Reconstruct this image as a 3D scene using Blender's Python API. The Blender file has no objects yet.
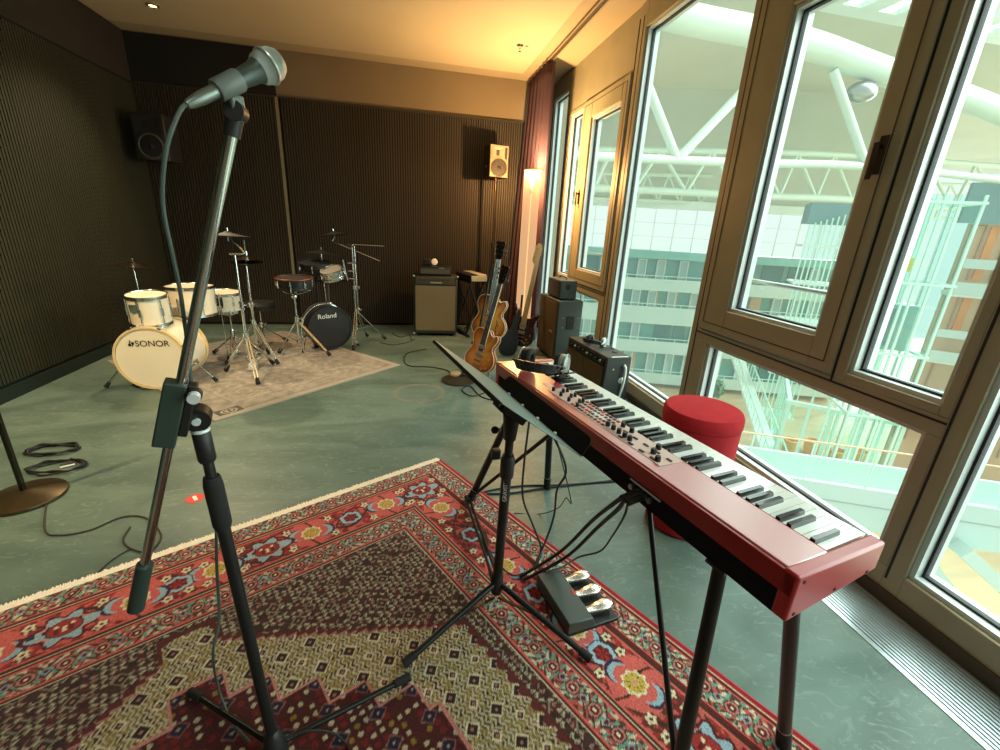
import bpy, math, random
import numpy as np
from mathutils import Vector, Matrix
random.seed(7)
C = bpy.context.scene.collection
PI = math.pi
EXPO = 0.0
WORLD = 0.97
SUN = 12.0
LAMP = 180.0
REAR_FILL = 15.0
LSPOT = 400.0
ORG = {}

def lin(c):
    return tuple((x / 255 / 12.92) if x / 255 <= 0.04045 else ((x / 255 + 0.055) / 1.055) ** 2.4 for x in c)

# ------------------------------------------------------------------ materials
def mat(name, rgb, rough=0.5, metal=0.0, var=0.0, scale=8.0, bump=0.0, bscale=60.0, coat=0.0, coatr=None, coation=None, emit=None, estr=0.0, stretch=None, spec=None):
    m = bpy.data.materials.new(name); m.use_nodes = True
    nt = m.node_tree; b = nt.nodes['Principled BSDF']
    col = lin(rgb)
    b.inputs['Base Color'].default_value = (*col, 1)
    b.inputs['Roughness'].default_value = rough
    b.inputs['Metallic'].default_value = metal
    b.inputs['Coat Weight'].default_value = coat
    if coatr is not None: b.inputs['Coat Roughness'].default_value = coatr
    if coation is not None: b.inputs['Coat IOR'].default_value = coation
    if spec is not None: b.inputs['Specular IOR Level'].default_value = spec
    if emit:
        b.inputs['Emission Color'].default_value = (*lin(emit), 1); b.inputs['Emission Strength'].default_value = estr
    tc = nt.nodes.new('ShaderNodeTexCoord')
    src = tc.outputs['Object']
    if stretch:
        mp = nt.nodes.new('ShaderNodeMapping'); mp.inputs['Scale'].default_value = stretch
        nt.links.new(src, mp.inputs['Vector']); src = mp.outputs['Vector']
    if var > 0:
        n = nt.nodes.new('ShaderNodeTexNoise'); n.inputs['Scale'].default_value = scale; n.inputs['Detail'].default_value = 5
        nt.links.new(src, n.inputs['Vector'])
        r = nt.nodes.new('ShaderNodeValToRGB')
        r.color_ramp.elements[0].position = 0.3; r.color_ramp.elements[1].position = 0.7
        r.color_ramp.elements[0].color = (*[max(0, x * (1 - var)) for x in col], 1)
        r.color_ramp.elements[1].color = (*[min(1, x * (1 + var)) for x in col], 1)
        nt.links.new(n.outputs['Fac'], r.inputs['Fac']); nt.links.new(r.outputs['Color'], b.inputs['Base Color'])
    if bump > 0:
        n2 = nt.nodes.new('ShaderNodeTexNoise'); n2.inputs['Scale'].default_value = bscale; n2.inputs['Detail'].default_value = 4
        nt.links.new(src, n2.inputs['Vector'])
        bp = nt.nodes.new('ShaderNodeBump'); bp.inputs['Strength'].default_value = bump; bp.inputs['Distance'].default_value = 0.01
        nt.links.new(n2.outputs['Fac'], bp.inputs['Height']); nt.links.new(bp.outputs['Normal'], b.inputs['Normal'])
    return m

def glass_mat(name, tint, refl=0.06, rough=0.0, haze=0.0):
    m = bpy.data.materials.new(name); m.use_nodes = True
    nt = m.node_tree; nt.nodes.clear()
    o = nt.nodes.new('ShaderNodeOutputMaterial'); mx = nt.nodes.new('ShaderNodeMixShader')
    t = nt.nodes.new('ShaderNodeBsdfTransparent'); g = nt.nodes.new('ShaderNodeBsdfGlossy')
    t.inputs['Color'].default_value = (*tint, 1); g.inputs['Roughness'].default_value = rough
    mx.inputs['Fac'].default_value = refl
    if haze:
        tr = nt.nodes.new('ShaderNodeBsdfTranslucent'); tr.inputs['Color'].default_value = (0.85, 1.0, 0.95, 1); m2 = nt.nodes.new('ShaderNodeMixShader'); m2.inputs['Fac'].default_value = haze
        nt.links.new(t.outputs[0], m2.inputs[1]); nt.links.new(tr.outputs[0], m2.inputs[2]); t = m2
    nt.links.new(t.outputs[0], mx.inputs[1]); nt.links.new(g.outputs[0], mx.inputs[2]); nt.links.new(mx.outputs[0], o.inputs['Surface'])
    return m

def floor_mat():
    m = bpy.data.materials.new('marbled linoleum'); m.use_nodes = True
    nt = m.node_tree; b = nt.nodes['Principled BSDF']
    tc = nt.nodes.new('ShaderNodeTexCoord')
    mp = nt.nodes.new('ShaderNodeMapping'); mp.inputs['Scale'].default_value = (1.0, 2.2, 1); mp.inputs['Rotation'].default_value = (0, 0, 0.9)
    n1 = nt.nodes.new('ShaderNodeTexNoise'); n1.inputs['Scale'].default_value = 1.6; n1.inputs['Detail'].default_value = 6; n1.inputs['Distortion'].default_value = 1.2
    n2 = nt.nodes.new('ShaderNodeTexNoise'); n2.inputs['Scale'].default_value = 9; n2.inputs['Detail'].default_value = 8; n2.inputs['Distortion'].default_value = 2.5; n2.inputs['Roughness'].default_value = 0.65
    r1 = nt.nodes.new('ShaderNodeValToRGB'); r2 = nt.nodes.new('ShaderNodeValToRGB')
    r1.color_ramp.elements[0].position = 0.35; r1.color_ramp.elements[1].position = 0.65
    r1.color_ramp.elements[0].color = (*lin((76, 96, 88)), 1); r1.color_ramp.elements[1].color = (*lin((100, 120, 111)), 1)
    r2.color_ramp.elements[0].position = 0.54; r2.color_ramp.elements[1].position = 0.68
    r2.color_ramp.elements[0].color = (0, 0, 0, 1); r2.color_ramp.elements[1].color = (0.55, 0.55, 0.55, 1)
    mx = nt.nodes.new('ShaderNodeMix'); mx.data_type = 'RGBA'
    mx.inputs[7].default_value = (*lin((128, 146, 136)), 1)
    nt.links.new(tc.outputs['Object'], mp.inputs['Vector'])
    nt.links.new(mp.outputs[0], n1.inputs['Vector']); nt.links.new(mp.outputs[0], n2.inputs['Vector'])
    nt.links.new(n1.outputs['Fac'], r1.inputs['Fac']); nt.links.new(n2.outputs['Fac'], r2.inputs['Fac'])
    nt.links.new(r2.outputs['Color'], mx.inputs[0]); nt.links.new(r1.outputs['Color'], mx.inputs[6])
    nt.links.new(mx.outputs[2], b.inputs['Base Color'])
    b.inputs['Roughness'].default_value = 0.42; b.inputs['Specular IOR Level'].default_value = 0.35
    return m

def vcol_mat(name, bump=0.4, rough=0.95):
    m = bpy.data.materials.new(name); m.use_nodes = True
    nt = m.node_tree; b = nt.nodes['Principled BSDF']
    a = nt.nodes.new('ShaderNodeVertexColor'); a.layer_name = 'weave'
    tc = nt.nodes.new('ShaderNodeTexCoord')
    n = nt.nodes.new('ShaderNodeTexNoise'); n.inputs['Scale'].default_value = 220; n.inputs['Detail'].default_value = 2
    mx = nt.nodes.new('ShaderNodeMix'); mx.data_type = 'RGBA'; mx.blend_type = 'MULTIPLY'; mx.inputs[0].default_value = 0.55
    rr = nt.nodes.new('ShaderNodeValToRGB'); rr.color_ramp.elements[0].position = 0.3; rr.color_ramp.elements[0].color = (0.45, 0.45, 0.45, 1); rr.color_ramp.elements[1].position = 0.65; rr.color_ramp.elements[1].color = (1.25, 1.25, 1.25, 1)
    nt.links.new(tc.outputs['Object'], n.inputs['Vector']); nt.links.new(n.outputs['Fac'], rr.inputs['Fac'])
    nt.links.new(a.outputs['Color'], mx.inputs[6]); nt.links.new(rr.outputs['Color'], mx.inputs[7]); nt.links.new(mx.outputs[2], b.inputs['Base Color'])
    bp = nt.nodes.new('ShaderNodeBump'); bp.inputs['Strength'].default_value = bump; bp.inputs['Distance'].default_value = 0.004
    nt.links.new(n.outputs['Fac'], bp.inputs['Height']); nt.links.new(bp.outputs['Normal'], b.inputs['Normal'])
    b.inputs['Roughness'].default_value = rough; b.inputs['Specular IOR Level'].default_value = 0.1
    b.inputs['Sheen Weight'].default_value = 0.15
    return m

# ------------------------------------------------------------------ mesh builder
def frame(o, ex, ey, ez):
    o, ex, ey, ez = Vector(o), Vector(ex), Vector(ey), Vector(ez)
    return lambda p: o + ex * p[0] + ey * p[1] + ez * p[2]

def yawframe(o, yaw):
    c, s = math.cos(yaw), math.sin(yaw)
    return frame(o, (c, s, 0), (-s, c, 0), (0, 0, 1))

def perp(d):
    d = Vector(d).normalized()
    a = Vector((0, 0, 1)) if abs(d.z) < 0.9 else Vector((1, 0, 0))
    u = d.cross(a).normalized(); return d, u, d.cross(u).normalized()

def smooth(pts, k=8):
    P = [Vector(p) for p in pts]; out = []
    for i in range(len(P) - 1):
        p0 = P[i - 1] if i else P[0] * 2 - P[1]
        p1, p2 = P[i], P[i + 1]
        p3 = P[i + 2] if i + 2 < len(P) else P[-1] * 2 - P[-2]
        for j in range(k):
            t = j / k
            out.append(0.5 * ((2 * p1) + (p2 - p0) * t + (2 * p0 - 5 * p1 + 4 * p2 - p3) * t * t + (3 * p1 - p0 - 3 * p2 + p3) * t ** 3))
    out.append(P[-1]); return out

class MB:
    def __init__(s, xf=None): s.v, s.f, s.xf = [], [], xf
    def add(s, vs, fs):
        n = len(s.v)
        for p in vs:
            p = Vector(p); s.v.append(s.xf(p) if s.xf else p)
        for f in fs: s.f.append([i + n for i in f])
        return s
    def box(s, x0, y0, z0, x1, y1, z1):
        return s.add([(x0, y0, z0), (x1, y0, z0), (x1, y1, z0), (x0, y1, z0), (x0, y0, z1), (x1, y0, z1), (x1, y1, z1), (x0, y1, z1)],
                     [(0, 3, 2, 1), (4, 5, 6, 7), (0, 1, 5, 4), (1, 2, 6, 5), (2, 3, 7, 6), (3, 0, 4, 7)])
    def hexa(s, p):
        return s.add(p, [(0, 3, 2, 1), (4, 5, 6, 7), (0, 1, 5, 4), (1, 2, 6, 5), (2, 3, 7, 6), (3, 0, 4, 7)])
    def bar(s, p0, p1, w, h, up=(0, 0, 1)):
        p0, p1 = Vector(p0), Vector(p1); d = (p1 - p0).normalized(); u = d.cross(Vector(up))
        if u.length < 1e-4: u = d.cross(Vector((1, 0, 0)))
        u.normalize(); v = u.cross(d).normalized()
        a, b = u * w / 2, v * h / 2
        return s.add([p0 - a - b, p0 + a - b, p0 + a + b, p0 - a + b, p1 - a - b, p1 + a - b, p1 + a + b, p1 - a + b],
                     [(0, 3, 2, 1), (4, 5, 6, 7), (0, 1, 5, 4), (1, 2, 6, 5), (2, 3, 7, 6), (3, 0, 4, 7)])
    def cyl(s, p0, p1, r0, r1=None, n=14, caps=True):
        r1 = r0 if r1 is None else r1
        p0, p1 = Vector(p0), Vector(p1); d, u, v = perp(p1 - p0)
        vs = []
        for p, r in ((p0, r0), (p1, r1)):
            for i in range(n):
                a = 2 * PI * i / n; vs.append(p + (u * math.cos(a) + v * math.sin(a)) * r)
        fs = [(i, (i + 1) % n, n + (i + 1) % n, n + i) for i in range(n)]
        if caps: fs += [tuple(reversed(range(n))), tuple(range(n, 2 * n))]
        return s.add(vs, fs)
    def tube(s, pts, r, n=8, closed=False):
        P = [Vector(p) for p in pts]; m = len(P); vs = []; u = None
        rs = r if isinstance(r, (list, tuple)) else [r] * m
        for i in range(m):
            d = (P[(i + 1) % m] - P[i - 1]) if closed else (P[min(i + 1, m - 1)] - P[max(i - 1, 0)])
            if d.length < 1e-9: d = Vector((0, 0, 1))
            d.normalize()
            if u is None: _, u, _ = perp(d)
            u = (u - d * u.dot(d)); u = u.normalized() if u.length > 1e-6 else perp(d)[1]
            w = d.cross(u)
            for k in range(n):
                a = 2 * PI * k / n; vs.append(P[i] + (u * math.cos(a) + w * math.sin(a)) * rs[i])
        fs = []
        for i in range(m if closed else m - 1):
            j = (i + 1) % m
            for k in range(n): fs.append((i * n + k, i * n + (k + 1) % n, j * n + (k + 1) % n, j * n + k))
        if not closed: fs += [tuple(reversed(range(n))), tuple(range((m - 1) * n, m * n))]
        return s.add(vs, fs)
    def lathe(s, prof, o, axis=(0, 0, 1), n=32):
        d, u, v = perp(axis); o = Vector(o); vs = []
        for r, h in prof:
            for i in range(n):
                a = 2 * PI * i / n; vs.append(o + d * h + (u * math.cos(a) + v * math.sin(a)) * max(r, 1e-5))
        fs = []
        for j in range(len(prof) - 1):
            for i in range(n): fs.append((j * n + i, j * n + (i + 1) % n, (j + 1) * n + (i + 1) % n, (j + 1) * n + i))
        if prof[0][0] > 1e-4: fs.append(tuple(reversed(range(n))))
        if prof[-1][0] > 1e-4: fs.append(tuple(range((len(prof) - 1) * n, len(prof) * n)))
        return s.add(vs, fs)
    def lring(s, prof, o, axis=(0, 0, 1), n=32):
        d, u, v = perp(axis); o = Vector(o); vs = []; m = len(prof)
        for r, h in prof:
            for i in range(n):
                a = 2 * PI * i / n; vs.append(o + d * h + (u * math.cos(a) + v * math.sin(a)) * r)
        return s.add(vs, [(j * n + i, j * n + (i + 1) % n, ((j + 1) % m) * n + (i + 1) % n, ((j + 1) % m) * n + i) for j in range(m) for i in range(n)])
    def prism(s, poly, o, ex, ey, ez):
        o, ex, ey, ez = Vector(o), Vector(ex), Vector(ey), Vector(ez); n = len(poly)
        vs = [o + ex * a + ey * b for a, b in poly] + [o + ex * a + ey * b + ez for a, b in poly]
        return s.add(vs, [tuple(reversed(range(n))), tuple(range(n, 2 * n))] + [(i, (i + 1) % n, n + (i + 1) % n, n + i) for i in range(n)])
    def ball(s, c, rx, ry=None, rz=None, n=16, m=10):
        ry = ry or rx; rz = rz or rx; c = Vector(c); vs = [c + Vector((0, 0, rz))]
        for j in range(1, m):
            t = PI * j / m
            for i in range(n):
                a = 2 * PI * i / n; vs.append(c + Vector((rx * math.sin(t) * math.cos(a), ry * math.sin(t) * math.sin(a), rz * math.cos(t))))
        vs.append(c - Vector((0, 0, rz))); L = len(vs) - 1
        fs = [(0, 1 + i, 1 + (i + 1) % n) for i in range(n)]
        for j in range(m - 2):
            for i in range(n): fs.append((1 + j * n + i, 1 + (j + 1) * n + i, 1 + (j + 1) * n + (i + 1) % n, 1 + j * n + (i + 1) % n))
        fs += [(L, 1 + (m - 2) * n + (i + 1) % n, 1 + (m - 2) * n + i) for i in range(n)]
        return s.add(vs, fs)
    def ring(s, c, axis, R, r, n=32, k=8):
        d, u, v = perp(axis); c = Vector(c)
        return s.tube([c + (u * math.cos(2 * PI * i / n) + v * math.sin(2 * PI * i / n)) * R for i in range(n)], r, k, True)
    def build(s, name, m, parent=None, sm=True, bevel=0.0, seg=2):
        me = bpy.data.meshes.new(name)
        off = ORG.get(parent.name, Vector((0, 0, 0))) if parent else Vector((0, 0, 0))
        me.from_pydata([tuple(p - off) for p in s.v], [], s.f); me.materials.append(m)
        o = bpy.data.objects.new(name, me); C.objects.link(o)
        if parent: o.parent = parent
        ORG[o.name] = off
        if sm:
            me.polygons.foreach_set('use_smooth', [True] * len(me.polygons)); me.set_sharp_from_angle(angle=math.radians(38))
        if bevel:
            b = o.modifiers.new('edge', 'BEVEL'); b.width = bevel; b.segments = seg; b.limit_method = 'ANGLE'; b.angle_limit = math.radians(40)
            if sm: pass
        return o

def thing(name, label, cat, loc=(0, 0, 0), group=None, kind=None):
    o = bpy.data.objects.new(name, None); C.objects.link(o); o.location = loc; o.empty_display_size = 0.1
    ORG[o.name] = Vector(loc)
    o['label'] = label; o['category'] = cat
    if group: o['group'] = group
    if kind: o['kind'] = kind
    return o
def tag(o, label, cat, group=None, kind=None):
    o['label'] = label; o['category'] = cat
    if group: o['group'] = group
    if kind: o['kind'] = kind
    return o
def setting(name, loc=(0, 0, 0)):
    o = bpy.data.objects.new(name, None); C.objects.link(o); o.location = loc; ORG[o.name] = Vector(loc); o['kind'] = 'structure'; return o
def struct(name, mb, m, parent=None, **k):
    o = mb.build(name, m, parent, **k)
    if not parent: o['kind'] = 'structure'
    return o
def text_part(name, body, size, m, parent, o, ex, ey, depth=0.0006):
    cu = bpy.data.curves.new(name, 'FONT'); cu.body = body; cu.size = size; cu.align_x = 'CENTER'; cu.align_y = 'CENTER'; cu.extrude = depth
    tmp = bpy.data.objects.new('tmp', cu); C.objects.link(tmp)
    bpy.context.view_layer.update()
    me = bpy.data.meshes.new_from_object(tmp.evaluated_get(bpy.context.evaluated_depsgraph_get()))
    C.objects.unlink(tmp); bpy.data.objects.remove(tmp)
    o, ex, ey = Vector(o), Vector(ex).normalized(), Vector(ey).normalized(); ez = ex.cross(ey)
    off = ORG.get(parent.name, Vector())
    for v in me.vertices:
        p = o + ex * v.co.x + ey * v.co.y + ez * v.co.z - off; v.co = p
    me.materials.clear(); me.materials.append(m)
    ob = bpy.data.objects.new(name, me); C.objects.link(ob); ob.parent = parent; ORG[ob.name] = off
    return ob

# material palette
M_black = mat('black powder coat', (26, 28, 27), 0.42, 0.2, 0.15, 20)
M_deep = mat('deep matt black', (9, 9, 9), 0.75, spec=0.2)
M_blackpl = mat('black plastic', (22, 23, 23), 0.5, 0, 0.1, 30)
M_rubber = mat('black rubber', (18, 18, 18), 0.85, 0, 0.1, 30)
M_cable = mat('black cable', (16, 18, 17), 0.6)
M_chrome = mat('chrome', (215, 220, 218), 0.16, 1.0, 0.05, 10)
M_steel = mat('brushed steel', (170, 176, 172), 0.35, 1.0, 0.08, 30)
M_white = mat('white paint', (225, 230, 225), 0.5, 0, 0.05, 6)
M_taupe = mat('taupe frame paint', (156, 150, 124), 0.5, 0, 0.06, 5)
M_bead = mat('pale glazing bead', (205, 215, 212), 0.35, 0.2, 0.04, 10)
M_gasket = mat('black gasket', (20, 20, 24), 0.6)
M_glass = glass_mat('window glass', (0.92, 1.0, 0.965), 0.05, haze=0.04)
M_glass2 = glass_mat('thin clear glass', (0.90, 0.99, 0.96), 0.04)
# ------------------------------------------------------------------ camera, world, lights
cam = bpy.data.cameras.new('camera'); camo = bpy.data.objects.new('camera', cam); C.objects.link(camo)
cam.sensor_width = 36; cam.lens = 435.62 / 1000 * 36; cam.clip_end = 300; cam.clip_start = 0.02
camo.matrix_world = Matrix.Translation((0, 0, 1.35)) @ (Matrix.Rotation(-0.22201, 4, 'Z') @ Matrix.Rotation(PI / 2 - 0.32919, 4, 'X') @ Matrix.Rotation(0.05386, 4, 'Z'))
bpy.context.scene.camera = camo
sc = bpy.context.scene
sc.view_settings.view_transform = 'Standard'; sc.view_settings.look = 'None'; sc.view_settings.exposure = EXPO; sc.view_settings.gamma = 1.0
sc.cycles.use_denoising = True
sc.cycles.max_bounces = 8; sc.cycles.diffuse_bounces = 4; sc.cycles.glossy_bounces = 3; sc.cycles.transparent_max_bounces = 16; sc.cycles.sample_clamp_indirect = 6
w = bpy.data.worlds.new('sky'); sc.world = w; w.use_nodes = True
w.node_tree.nodes['Background'].inputs['Color'].default_value = (0.90, 1.0, 0.97, 1); w.node_tree.nodes['Background'].inputs['Strength'].default_value = WORLD
def lamp(name, kind, loc, power, color, **k):
    l = bpy.data.lights.new(name, kind); l.energy = power; l.color = color
    for a, b in k.items():
        if a not in ('aim',): setattr(l, a, b)
    o = bpy.data.objects.new(name, l); C.objects.link(o); o.location = loc
    if 'aim' in k: o.rotation_euler = Vector(k['aim']).to_track_quat('-Z', 'Y').to_euler()
    return o
lamp('daylight_sun', 'SUN', (8, 3, 8), SUN, (0.86, 1.0, 0.93), angle=math.radians(110), aim=(-0.80, -0.05, -0.55))
lamp('floor_lamp_bulb_light', 'POINT', (1.37, 5.0, 1.90), LAMP, (1.0, 0.60, 0.25), shadow_soft_size=0.03)
lamp('rear_fill_light', 'AREA', (-0.5, -1.3, 2.95), REAR_FILL, (1.0, 0.97, 0.86), shape='DISK', size=0.5, aim=(0.05, 0.25, -1))  # added fill lamp behind the camera, brightens window frames and instrument fronts
lamp('left_ceiling_spot_light', 'SPOT', (-2.25, 1.7, 2.97), LSPOT, (1.0, 0.72, 0.38), spot_size=math.radians(80), spot_blend=0.9, shadow_soft_size=0.05, aim=(0.12, 0.48, -1))
lamp('ceiling_spot_light', 'SPOT', (-2.13, 5.22, 2.98), 220, (1.0, 0.78, 0.5), spot_size=math.radians(95), spot_blend=0.8, shadow_soft_size=0.04, aim=(0.12, -0.4, -1))

# ------------------------------------------------------------------ room shell
XW, YB, XL, ZC, YR = 1.854, 6.02, -2.78, 3.03, -2.6
M_floor = floor_mat()
struct('floor', MB().box(XL - 0.1, YR - 0.1, -0.3, 1.61, YB + 0.1, 0.0), M_floor)
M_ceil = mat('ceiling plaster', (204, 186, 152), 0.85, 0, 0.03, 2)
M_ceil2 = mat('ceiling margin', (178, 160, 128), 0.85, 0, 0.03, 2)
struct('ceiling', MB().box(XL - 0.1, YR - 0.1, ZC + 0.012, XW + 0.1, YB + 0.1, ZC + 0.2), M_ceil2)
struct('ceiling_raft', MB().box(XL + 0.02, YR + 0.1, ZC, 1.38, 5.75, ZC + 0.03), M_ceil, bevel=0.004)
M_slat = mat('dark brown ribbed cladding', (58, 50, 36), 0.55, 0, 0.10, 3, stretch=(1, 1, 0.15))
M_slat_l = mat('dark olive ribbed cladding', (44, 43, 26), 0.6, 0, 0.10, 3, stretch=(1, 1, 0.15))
M_gap = mat('black cladding backing', (16, 14, 10), 0.9)
M_band = mat('taupe wall paint', (128, 112, 86), 0.8, 0, 0.05, 2)
M_dark = mat('near black wall panel', (22, 20, 15), 0.85, 0, 0.15, 3)
wb = struct('wall_back', MB().box(XL - 0.1, YB, 0, XW + 0.2, YB + 0.12, ZC + 0.1), M_band)
struct('wall_back_backing', MB().box(XL, YB - 0.012, 0, 1.75, YB + 0.001, 2.58), M_gap, wb, sm=False)
mb = MB(); x = XL + 0.01
while x < 1.74:
    if abs(x - (-1.37)) > 0.03: mb.box(x, YB - 0.032, 0.03, x + 0.017, YB - 0.011, 2.575)
    x += 0.0295
struct('cladding', mb, M_slat, wb, sm=False)
struct('joint_batten', MB().box(-1.385, YB - 0.04, 0.4, -1.355, YB - 0.01, 2.58), mat('pale batten', (128, 120, 92), 0.5), wb)
struct('dark_upper_panel', MB().box(XL + 0.001, YB - 0.02, 2.60, -1.37, YB + 0.001, ZC), M_dark, wb)
struct('top_trim', MB().box(XL, YB - 0.036, 2.575, 1.75, YB, 2.592), mat('dark trim', (50, 42, 28), 0.6), wb)
wl = struct('wall_left', MB().box(XL - 0.12, YR, 0, XL, YB, ZC + 0.1), M_gap)
mb = MB(); y = YR + 0.02
while y < YB - 0.05:
    mb.box(XL - 0.001, y, 0.12, XL + 0.02, y + 0.019, 2.56); y += 0.0295
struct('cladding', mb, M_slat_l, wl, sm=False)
struct('upper_band', MB().box(XL - 0.001, YR, 2.58, XL + 0.012, YB - 0.021, ZC), mat('dark brown band', (40, 32, 22), 0.85, 0, 0.2, 4), wl)
struct('baseboard_left', MB().box(XL, YR, 0, XL + 0.022, YB - 0.03, 0.10), mat('dark green baseboard', (24, 34, 28), 0.5))
struct('wall_rear', MB().box(XL - 0.1, YR - 0.12, 0, XW + 0.1, YR, ZC + 0.1), mat('rear wall paint', (150, 140, 120), 0.85, 0, 0.05, 2))

# floor convector grille along the windows
M_alu = mat('anodised aluminium', (205, 218, 222), 0.3, 0.7, 0.05, 20)
g = setting('trim_1', (1.73, 1.5, 0))
struct('trough', MB().box(1.60, YR, -0.2, XW + 0.02, YB, -0.02), mat('dark trough', (38, 46, 60), 0.7), g, sm=False)
mb = MB()
for i in range(15): mb.box(1.618 + i * 0.0158, YR, -0.018, 1.618 + i * 0.0158 + 0.0085, YB, 0.001)
struct('grille_slat', mb, M_alu, g, sm=False)
struct('edge_strip', MB().box(1.604, YR, -0.02, 1.615, YB, 0.003), M_alu, g, sm=False)

# ------------------------------------------------------------------ windows
FD = 0.11
def rect_frame(mb, y0, y1, z0, z1, iy0, iy1, iz0, iz1, x0, x1):
    mb.box(x0, y0, z0, x1, iy0, z1); mb.box(x0, iy1, z0, x1, y1, z1)
    mb.box(x0, iy0, z0, x1, iy1, iz0); mb.box(x0, iy0, iz1, x1, iy1, z1)
def glazing(par, y0, y1, z0, z1, xg=None):
    xg = XW + 0.062 if xg is None else xg
    b = MB(); t = 0.018
    rect_frame(b, y0, y1, z0, z1, y0 + t, y1 - t, z0 + t, z1 - t, xg - 0.045, xg - 0.012)
    struct('glazing_bead', b, M_bead, par, sm=False)
    k = MB(); rect_frame(k, y0, y1, z0, z1, y0 + t * 1.5, y1 - t * 1.5, z0 + t * 1.5, z1 - t * 1.5, xg - 0.012, xg + 0.012)
    struct('gasket', k, M_gasket, par, sm=False)
    struct('pane', MB().add([(xg, y0, z0), (xg, y1, z0), (xg, y1, z1), (xg, y0, z1)], [(0, 1, 2, 3)]), M_glass, par, sm=False)
    o = MB(); rect_frame(o, y0 - 0.01, y1 + 0.01, z0 - 0.01, z1 + 0.01, y0 + 0.02, y1 - 0.02, z0 + 0.02, z1 - 0.02, xg + 0.012, xg + 0.05)
    struct('outer_bead', o, M_bead, par, sm=False)
WN = [0]
def win():
    WN[0] += 1; return setting('window_%d' % WN[0], (XW, 0, 0))
ZT = 2.93
def tall(y0, y1):
    w_ = win(); glazing(w_, y0, y1, 0.15, 2.86)
    m = MB(); m.box(XW, y0, 0, XW + FD, y1, 0.15); m.box(XW, y0, 2.86, XW + FD, y1, ZC + 0.1)
    struct('frame', m, M_taupe, w_, bevel=0.004)
    return w_
def module(ya, yb, s0, s1, f0, f1, l0, l1, hz):
    """a bay from ya to yb: low pane under a transom, opening sash s0-s1, narrow fixed pane f0-f1, solid panel on top"""
    w_ = win()
    m = MB()
    m.box(XW, ya, 0, XW + FD, yb, 0.15); m.box(XW, ya, 0.715, XW + FD, yb, 0.79)
    m.box(XW, ya, 0.15, XW + FD, l0, 0.715); m.box(XW, l1, 0.15, XW + FD, yb, 0.715)
    m.box(XW + 0.01, ya, 2.60, XW + FD, yb, ZC + 0.1)
    rect_frame(m, f0, f1, 0.79, 2.60, f0 + 0.035, f1 - 0.05, 0.825, 2.56, XW, XW + FD)
    struct('frame', m, M_taupe, w_, bevel=0.004)
    glazing(w_, l0, l1, 0.15, 0.715); glazing(w_, f0 + 0.035, f1 - 0.05, 0.825, 2.56)
    s = MB()
    rect_frame(s, s0 + 0.008, s1 - 0.008, 0.80, 2.595, s0 + 0.13, s1 - 0.235, 0.945, 2.42, XW - 0.012, XW + FD - 0.02)
    so = struct('sash', s, M_taupe, w_, bevel=0.006)
    s2 = MB(); rect_frame(s2, s0 + 0.05, s1 - 0.05, 0.845, 2.55, s0 + 0.055, s1 - 0.055, 0.85, 2.545, XW - 0.014, XW - 0.010)
    struct('sash_groove', s2, mat('groove shadow', (70, 62, 48), 0.7), w_, sm=False)
    glazing(w_, s0 + 0.13, s1 - 0.235, 0.945, 2.42, XW + 0.05)
    j = MB(); e = 0.006
    j.box(XW - 0.002, ya, 0.766, XW + 0.02, yb, 0.774)
    j.box(XW - 0.002, (s0 if f0 < s0 else s1) - e / 2, 0.77, XW + 0.02, (s0 if f0 < s0 else s1) + e, 2.6)
    struct('joint_line', j, M_gasket, w_, sm=False)
    h = MB(); h.box(XW - 0.02, hz - 0.016, 1.62, XW - 0.011, hz + 0.016, 1.76); h.cyl((XW - 0.045, hz, 1.72), (XW - 0.011, hz, 1.72), 0.009); h.box(XW - 0.05, hz - 0.01, 1.60, XW - 0.038, hz + 0.01, 1.735)
    struct('handle', h, mat('dark handle', (60, 52, 40), 0.35, 0.6), w_, bevel=0.003)
    r = MB().cyl((XW + 0.16, s0 + 0.02, 1.12), (XW + 0.16, s1 - 0.02, 1.12), 0.012)
    struct('safety_rail', r, M_steel, w_)
    return w_
module(1.04, 2.455, 1.49, 2.455, 1.04, 1.49, 1.09, 2.34, 1.565)     # near bay with the sash beside a fixed pane
tall(2.515, 3.75)
module(3.86, 5.38, 3.88, 4.90, 4.90, 5.38, 4.00, 5.24, 4.78)        # far bay
tall(5.45, 5.97)
tall(-0.42, 0.975)
module(-1.95, -0.48, -1.40, -0.48, -1.95, -1.40, -1.9, -0.55, -1.3)
tall(YR, -2.0)
mb = MB()
for a, b in ((0.975, 1.04), (2.455, 2.515), (3.75, 3.86), (5.38, 5.45), (5.97, 6.02), (-0.48, -0.42), (-2.0, -1.95)):
    mb.box(XW, a, 0, XW + FD, b, ZC + 0.1)
struct('trim_2', mb, M_taupe, bevel=0.003)
j = MB()
for y in (1.03, 2.463, 3.80, 3.868, 5.39, -0.43): j.box(XW - 0.002, y - 0.004, 0.1, XW + 0.01, y + 0.004, 2.95)
struct('trim_3', j, M_gasket, sm=False)
struct('base_gap_shade', MB().box(XW - 0.012, YR, 0.0, XW + 0.03, YB, 0.055), mat('dark brown gap shade', (62, 54, 36), 0.6))  # dark strip standing in for the shadow in the gap under the windows
ct = setting('trim_4', (1.53, 3, ZC))
struct('curtain_track', MB().box(1.50, YR, ZC - 0.012, 1.515, YB, ZC + 0.013).box(1.55, YR, ZC - 0.012, 1.565, YB, ZC + 0.013), mat('track paint', (150, 130, 100), 0.5), ct, sm=False)
struct('track_slot', MB().box(1.516, YR, ZC - 0.002, 1.549, YB, ZC + 0.0125), mat('track slot', (70, 58, 40), 0.7), ct, sm=False)

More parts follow.
